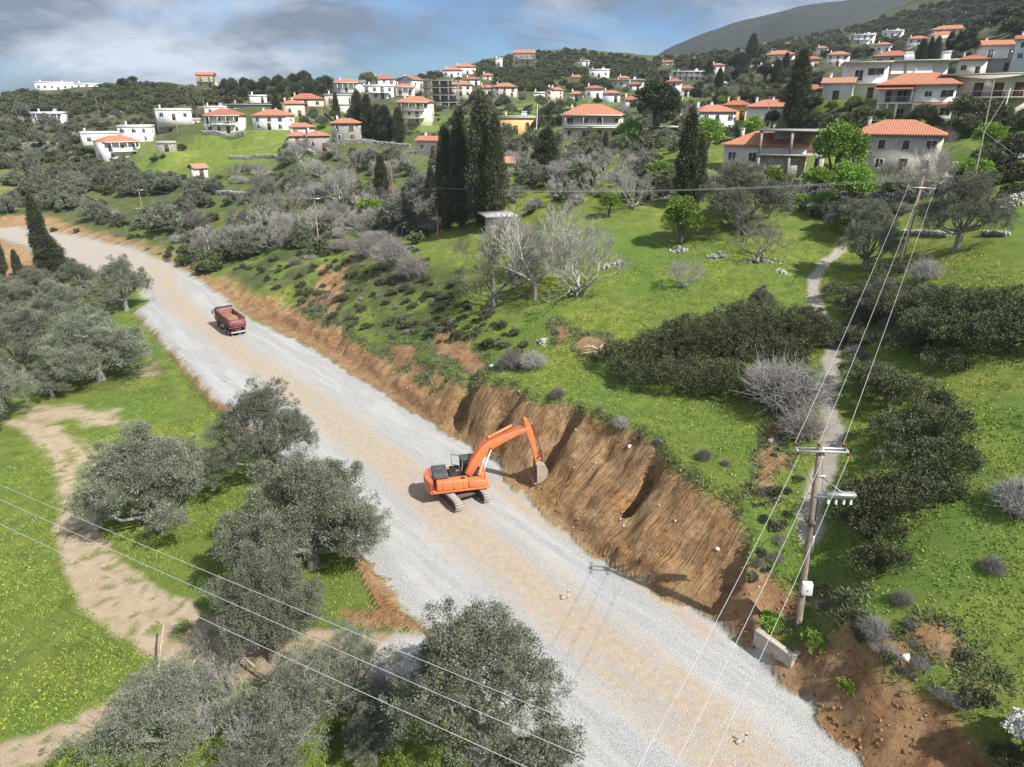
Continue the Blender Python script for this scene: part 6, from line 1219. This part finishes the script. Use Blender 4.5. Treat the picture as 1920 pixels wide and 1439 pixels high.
scatter([(0,178),(110,172),(240,157),(370,168),(450,165),(620,163),(640,205),(430,195),(300,205),(150,216),(0,216)], 640, DARK, .75, 1.6, .32, 4)
scatter([(415,170),(640,162),(650,180),(540,192),(430,190)], 60, [('pine0', 2), ('pine1', 2), ('oliveM2', 1)], .6, 1.0, .7, 5)
scatter([(430,190),(560,180),(1000,185),(1250,170),(1340,200),(1350,270),(1200,300),(1060,270),(950,300),(700,255),(560,240)], 240, [('broad0', 1.5), ('broad1', 1.5), ('oliveM0', 1.5), ('oliveM2', 1.5), ('pine0', .7), ('shrub0', 2), ('shrubD0', 2), ('twigfar', 1.5), ('bright0', .5), ('barefar', .8)], .4, .8, .5, 6)
scatter([(870,300),(1060,268),(1250,300),(1340,330),(1330,365),(1180,385),(1060,400),(900,420)], 85, [('oliveM0', 1.5), ('broad1', 1), ('barefar', 2), ('barefar1', 1.5), ('twigfar', 2), ('shrub1', 2), ('shrubD1', 1)], .55, .95, .5, 7)
scatter([(640,175),(700,165),(860,132),(960,108),(1060,97),(1150,104),(1205,115),(1260,150),(1100,182),(900,165)], 720, DARK, .75, 1.7, .32, 8)
scatter([(1205,118),(1300,106),(1400,92),(1600,52),(1750,12),(1935,-40),(1935,92),(1700,100),(1500,128),(1300,160)], 900, DARK, .8, 1.9, .32, 9)
scatter([(1400,90),(1600,70),(1935,80),(1935,145),(1800,150),(1700,118),(1500,135),(1350,160)], 110, [('broad0', 1), ('oliveM0', 2), ('oliveM1', 2), ('shrubD0', 2), ('bright1', .5), ('pine1', .6)], .4, .8, .5, 10)
scatter([(1340,180),(1560,190),(1650,195),(1760,240),(1760,262),(1540,262),(1340,265)], 110, [('broad0', 1.5), ('bright1', 1), ('oliveM0', 1), ('shrubD0', 2), ('shrub0', 2), ('twigfar', .8)], .35, .65, .5, 11)
scatter([(1250,160),(1350,140),(1560,140),(1560,200),(1400,200),(1260,190)], 90, [('broad0', 1), ('broad1', 1.5), ('oliveM2', 2), ('pine0', 1), ('shrubD1', 1), ('barefar1', .7)], .4, .8, .5, 12)
scatter([(1380,330),(1640,345),(1800,330),(1780,380),(1700,400),(1540,410),(1480,400)], 34, [('shrub0', 2), ('bright1', 1), ('twigfar1', 2), ('barefar', 1)], .5, .9, .5, 13)
scatter([(1790,240),(1935,240),(1935,262),(1800,270)], 14, [('broad0', 2), ('broad1', 1)], .55, .8, .5, 14); scatter([(1790,285),(1935,315),(1935,380),(1800,390)], 26, [('shrub0', 2), ('shrubD0', 3), ('broad0', .6)], .5, .8, .5, 15)
scatter([(440,505),(640,450),(800,470),(830,530),(940,590),(1010,680),(960,690),(880,650),(700,630),(560,565),(500,545)], 260, [('twig0', 1), ('twig1', 2), ('shrub0', 2), ('shrub1', 3), ('shrub2', 3), ('shrubD0', 1)], .16, .55, .30, 16)
scatter([(520,440),(640,430),(800,400),(830,430),(760,470),(640,470),(540,500)], 46, [('twig1', 3), ('twig0', 2), ('shrub1', .6)], .8, 1.4, .4, 17)
scatter([(0,430),(30,425),(260,445),(400,500),(430,530),(330,500),(200,450)], 26, [('shrub0', 2), ('twig1', 2)], .35, .7, .5, 18)
scatter([(1530,1090),(1700,1160),(1820,1240),(1860,1330),(1800,1330),(1650,1230),(1560,1170)], 34, [('twig0', 1), ('shrub1', 2), ('twig1', 1.4)], .15, .4, .4, 19)
scatter([(1420,830),(1480,820),(1500,900),(1480,1050),(1410,1090),(1400,980)], 26, [('shrub1', 2), ('twig1', 1.3), ('bush1', .4)], .18, .42, .4, 20)
scatter([(1560,560),(1700,500),(1700,640),(1590,680)], 20, [('twig1', 2), ('shrub0', 1)], .4, .8, .5, 21)
scatter([(970,640),(1060,730),(1180,790),(1280,870),(1240,850),(1100,760),(1000,700)], 26, [('twig1', 2), ('shrub1', 1)], .14, .34, .4, 22)
scatter([(330,470),(430,480),(400,520),(340,500)], 10, [('shrubD0', 2), ('twig1', 1)], .8, 1.3, .4, 23)
scatter([(0,500),(120,530),(230,560),(170,590),(60,560),(0,560)], 18, [('oliveM0', 1), ('twig1', 1.4), ('shrub0', 1)], .5, .8, .5, 24)
FAM = {'shrub': ('scrub_bush', 'shrub', 'grey-green scrub bush on the slopes', 'scrub bushes on the slopes'), 'shrubD': ('mastic_bush', 'shrub', 'dark green mastic bush on the slopes', 'dark bushes on the slopes'),
       'oliveM': ('olive_tree', 'tree', 'small grey olive tree on the village slopes', 'olive trees on the village slopes'), 'barefar': ('bare_tree', 'tree', 'leafless grey tree in the scrub below or beside the village', 'leafless trees of the valley'),
       'twigfar': ('dry_shrub', 'shrub', 'leafless grey shrub in the scrub below or beside the village', 'leafless shrubs of the valley'), 'twig': ('heath_shrub', 'shrub', 'dry grey heath shrub on the earth bank beside the road', 'dry shrubs on the bank'),
       'broad': ('broad_tree', 'tree', 'leafy green tree among the village houses', 'leafy trees among the houses'), 'pine': ('pine_tree', 'tree', 'dark pine on the slopes behind the village', 'pines behind the village'), 'bright': ('green_tree', 'tree', 'light green tree among the village gardens', 'light green garden trees'), 'bush': ('green_bush', 'bush', 'green bush on the bank by the footpath', 'green bushes by the footpath')}
fam = {}
for k, L_ in SC.items():
    f = k.rstrip('0123456789'); fam.setdefault(f, []).extend([(k, *t) for t in L_])
for f, L_ in fam.items():
    nm, cat, lab, grp = FAM[f]; L_.sort(key=lambda t: -(t[2] / (t[1].length + 1))); 
    for k, p, s, rz, sh in L_[:290]:
        if f == 'twig': sh *= .62
        plant(k, nm, p, label=lab, cat=cat, group=grp, rz=rz, sz=(s * (1.35 if f == 'twig' else 1), s, s * sh), simple=(p.length > 130 or f in ('shrub', 'shrubD')), sink=.25)
    rest = L_[290:]
    if rest:   # beyond 300 of a kind: the farthest ones as one piece of ground cover
        co, fa, n, rd = [], [], 0, []
        for k, p, s, rz, sh in rest:
            me = PROTO[k]['crown']; v = np.empty(len(me.vertices) * 3, np.float32); me.vertices.foreach_get('co', v); v = v.reshape(-1, 4, 3)[::3].reshape(-1, 3) * (s, s, s * sh); c, s_ = math.cos(rz), math.sin(rz)
            q = v.reshape(-1, 4, 3); m = q.mean(1, keepdims=True); v = (m + (q - m) * 1.7).reshape(-1, 3)
            v = v @ np.array([[c, s_, 0], [-s_, c, 0], [0, 0, 1]]) + np.array(p) - (0, 0, .3); co.append(v); n += len(v); rd.append(np.repeat(rng.random(len(v) // 4) * .6 + rng.random() * .4, 4))
        me = mesh_np('distant_scrub', np.concatenate(co), np.arange(n).reshape(-1, 4), [M_SCRUB if f == 'shrub' else M_MASTIC]); at = me.attributes.new('rnd', 'FLOAT', 'POINT'); at.data.foreach_set('value', np.concatenate(rd).astype(np.float32)); tag(link('distant_scrub', me), kind='stuff')
print('SCATTER', {f: len(v) for f, v in fam.items()})
# ---------------------------------------------------------------- ground cover: grass tufts, flowers, stones (uncountable)
def scatter_xy(n, x0, x1, y0, y1, keep, seed):
    r = np.random.default_rng(seed); x = r.uniform(x0, x1, n); y = r.uniform(y0, y1, n) ; k = keep(x, y, r); return x[k], y[k], r
def M_(name, x, y): return MV(name, x, y)
def free(x, y): return (MV('gravel', x, y) < .3) & (MV('track', x, y) < .45) & (MV('soil', x, y) < .5) & (MV('path', x, y) < .4)
def visible(x, y, z):  # roughly within the surveyed valley (with a wide margin)
    d = y * CS + (CAMZ - z) * SN; u = x / d; v = ((CAMZ - z) * CS - y * SN) / d; return (np.abs(u) < .95) & (v < .75) & (v > -.6)
def blades(name, x, y, r, n, L, W, mat, spread, lean=.7):
    z = H(x, y); k = visible(x, y, z); x, y, z = x[k], y[k], z[k]; m = len(x); P = np.repeat(np.c_[x, y, z - .02], n, 0); P[:, :2] += r.normal(size=(m * n, 2)) * spread; P[:, 2] = H(P[:, 0], P[:, 1]) - .02
    D = r.normal(size=(m * n, 3)) * (lean, lean, .2) + (0, 0, 1.0); me = leaves_mesh(name, P, D, np.repeat(r.random(m), n), L, W, mat, r); tag(link(name, me), kind='stuff')
M_GRASS = leaf_mat('grass_blades', [(.105, .165, .035), (.19, .275, .050), (.32, .38, .09)], .6, .5, .2)
M_YEL = leaf_mat('yellow_petals', [(.65, .55, .02), (.80, .72, .03), (.85, .78, .10)], .6); M_WHT = leaf_mat('white_petals', [(.6, .6, .58), (.75, .75, .72), (.85, .85, .8)], .6)
def patchy(x, y, s, a, b, seed): return sstep(a, b, fbm(x, y, s, 3, seed) * .5 + .5)
x, y, r = scatter_xy(105000, -48, 46, 17, 92, lambda x, y, r: free(x, y) & (r.random(len(x)) < patchy(x, y, 3, .3, .6, 101) * .8 + .2) & (r.random(len(x)) < np.clip(42 / (y + 5), .2, 1)), 1); blades('grass', x, y, r, 5, .21, .030, M_GRASS, .13)
x, y, r = scatter_xy(190000, -48, 46, 17, 85, lambda x, y, r: free(x, y) & (r.random(len(x)) < patchy(x, y, 6, .54, .72, 102)), 2); blades('yellow_flowers', x, y, r, 1, .085, .050, M_YEL, .05, 2.5)
x, y, r = scatter_xy(40000, -45, 46, 17, 75, lambda x, y, r: free(x, y) & (r.random(len(x)) < patchy(x, y, 4, .62, .78, 103)), 3); blades('white_flowers', x, y, r, 1, .075, .045, M_WHT, .05, 2.5)
def stones(name, x, y, r, s0, s1, mat, dz=.3):
    z = H(x, y); k = visible(x, y, z); x, y, z = x[k], y[k], z[k]; m = len(x); s = s0 * (s1 / s0) ** (r.random(m) ** 2.2)
    base = np.array([(-1,-1,-1),(1,-1,-1),(1,1,-1),(-1,1,-1),(-1,-1,1),(1,-1,1),(1,1,1),(-1,1,1)], float); base[4:, :2] *= .6
    a = r.uniform(0, 6.28, m); V = base[None] * (1 + r.normal(size=(m, 8, 3)) * .22) * (s * .5)[:, None, None] * np.array([1, .8, .6]); ca, sa = np.cos(a)[:, None], np.sin(a)[:, None]
    X = V[..., 0] * ca - V[..., 1] * sa; Y = V[..., 0] * sa + V[..., 1] * ca; V = np.stack([X + x[:, None], Y + y[:, None], V[..., 2] + (z + s * .5 * .6 * dz)[:, None]], -1).reshape(-1, 3)
    f = np.array([(3,2,1,0),(4,5,6,7),(0,1,5,4),(1,2,6,5),(2,3,7,6),(3,0,4,7)]); F = (f[None] + np.arange(m)[:, None, None] * 8).reshape(-1, 4); me = mesh_np(name, V, F, [mat]); at = me.attributes.new('rnd', 'FLOAT', 'POINT'); at.data.foreach_set('value', np.repeat(r.random(m), 8).astype(np.float32)); tag(link(name, me), kind='stuff')
M_GRAV = leaf_mat('gravel_stones', [(.34, .34, .335), (.48, .48, .47), (.66, .66, .64)], .9, .6, .2); M_CLOD = leaf_mat('soil_clods', [(.18, .095, .042), (.34, .19, .09), (.48, .30, .16)], 1, .6, .1); M_PALE = leaf_mat('pale_stones', [(.35, .32, .27), (.5, .47, .42), (.66, .64, .6)], .9, .6, .2)
x, y, r = scatter_xy(150000, -45, 34, 17, 85, lambda x, y, r: (MV('gravel', x, y) > .4) & (r.random(len(x)) < np.clip(1.0 - MV('tan', x, y) * 1.2, .03, 1)) & (r.random(len(x)) < np.clip(35 / (y + 2), .15, 1)), 5); stones('gravel_stones', x, y, r, .03, .075, M_GRAV)
x, y, r = scatter_xy(100000, -45, 34, 17, 108, lambda x, y, r: (MV('soil', x, y) > .4) & (MV('gravel', x, y) < .6) & (r.random(len(x)) < np.where((H(x, y) < 1.0) | (y < 35), .9, .05)) & (r.random(len(x)) < np.clip(38 / (y + 2), .25, 1)), 6); stones('soil_clods', x, y, r, .04, .22, M_CLOD, .2)
x, y, r = scatter_xy(20000, -60, 46, 17, 140, lambda x, y, r: (MV('gravel', x, y) < .5) & (r.random(len(x)) < .035 + .35 * (MV('soil', x, y) > .5)), 7); stones('pale_stones', x, y, r, .04, .20, M_PALE, .4)
x, y, r = scatter_xy(160000, -40, 34, 17, 105, lambda x, y, r: (MV('soil', x, y) > .12) & (MV('soil', x, y) < .75) & (MV('gravel', x, y) < .2) & (H(x, y) > 1.2), 8); blades('bank_grass', x, y, r, 6, .38, .03, M_SCRUB, .16)
# ---------------------------------------------------------------- thin air over the valley
def haze():
    me = MB().box((150, 560, 120), (2400, 1700, 340)).mesh('haze', []); m = bpy.data.materials.new('haze'); m.use_nodes = True; nt = m.node_tree; nt.nodes.clear()
    v = nt.nodes.new('ShaderNodeVolumePrincipled'); v.inputs['Density'].default_value = .00014; v.inputs['Color'].default_value = (.80, .88, 1.0, 1); v.inputs['Anisotropy'].default_value = .1
    o = nt.nodes.new('ShaderNodeOutputMaterial'); nt.links.new(v.outputs[0], o.inputs['Volume']); me.materials.append(m); tag(link('haze', me), kind='stuff')
haze()
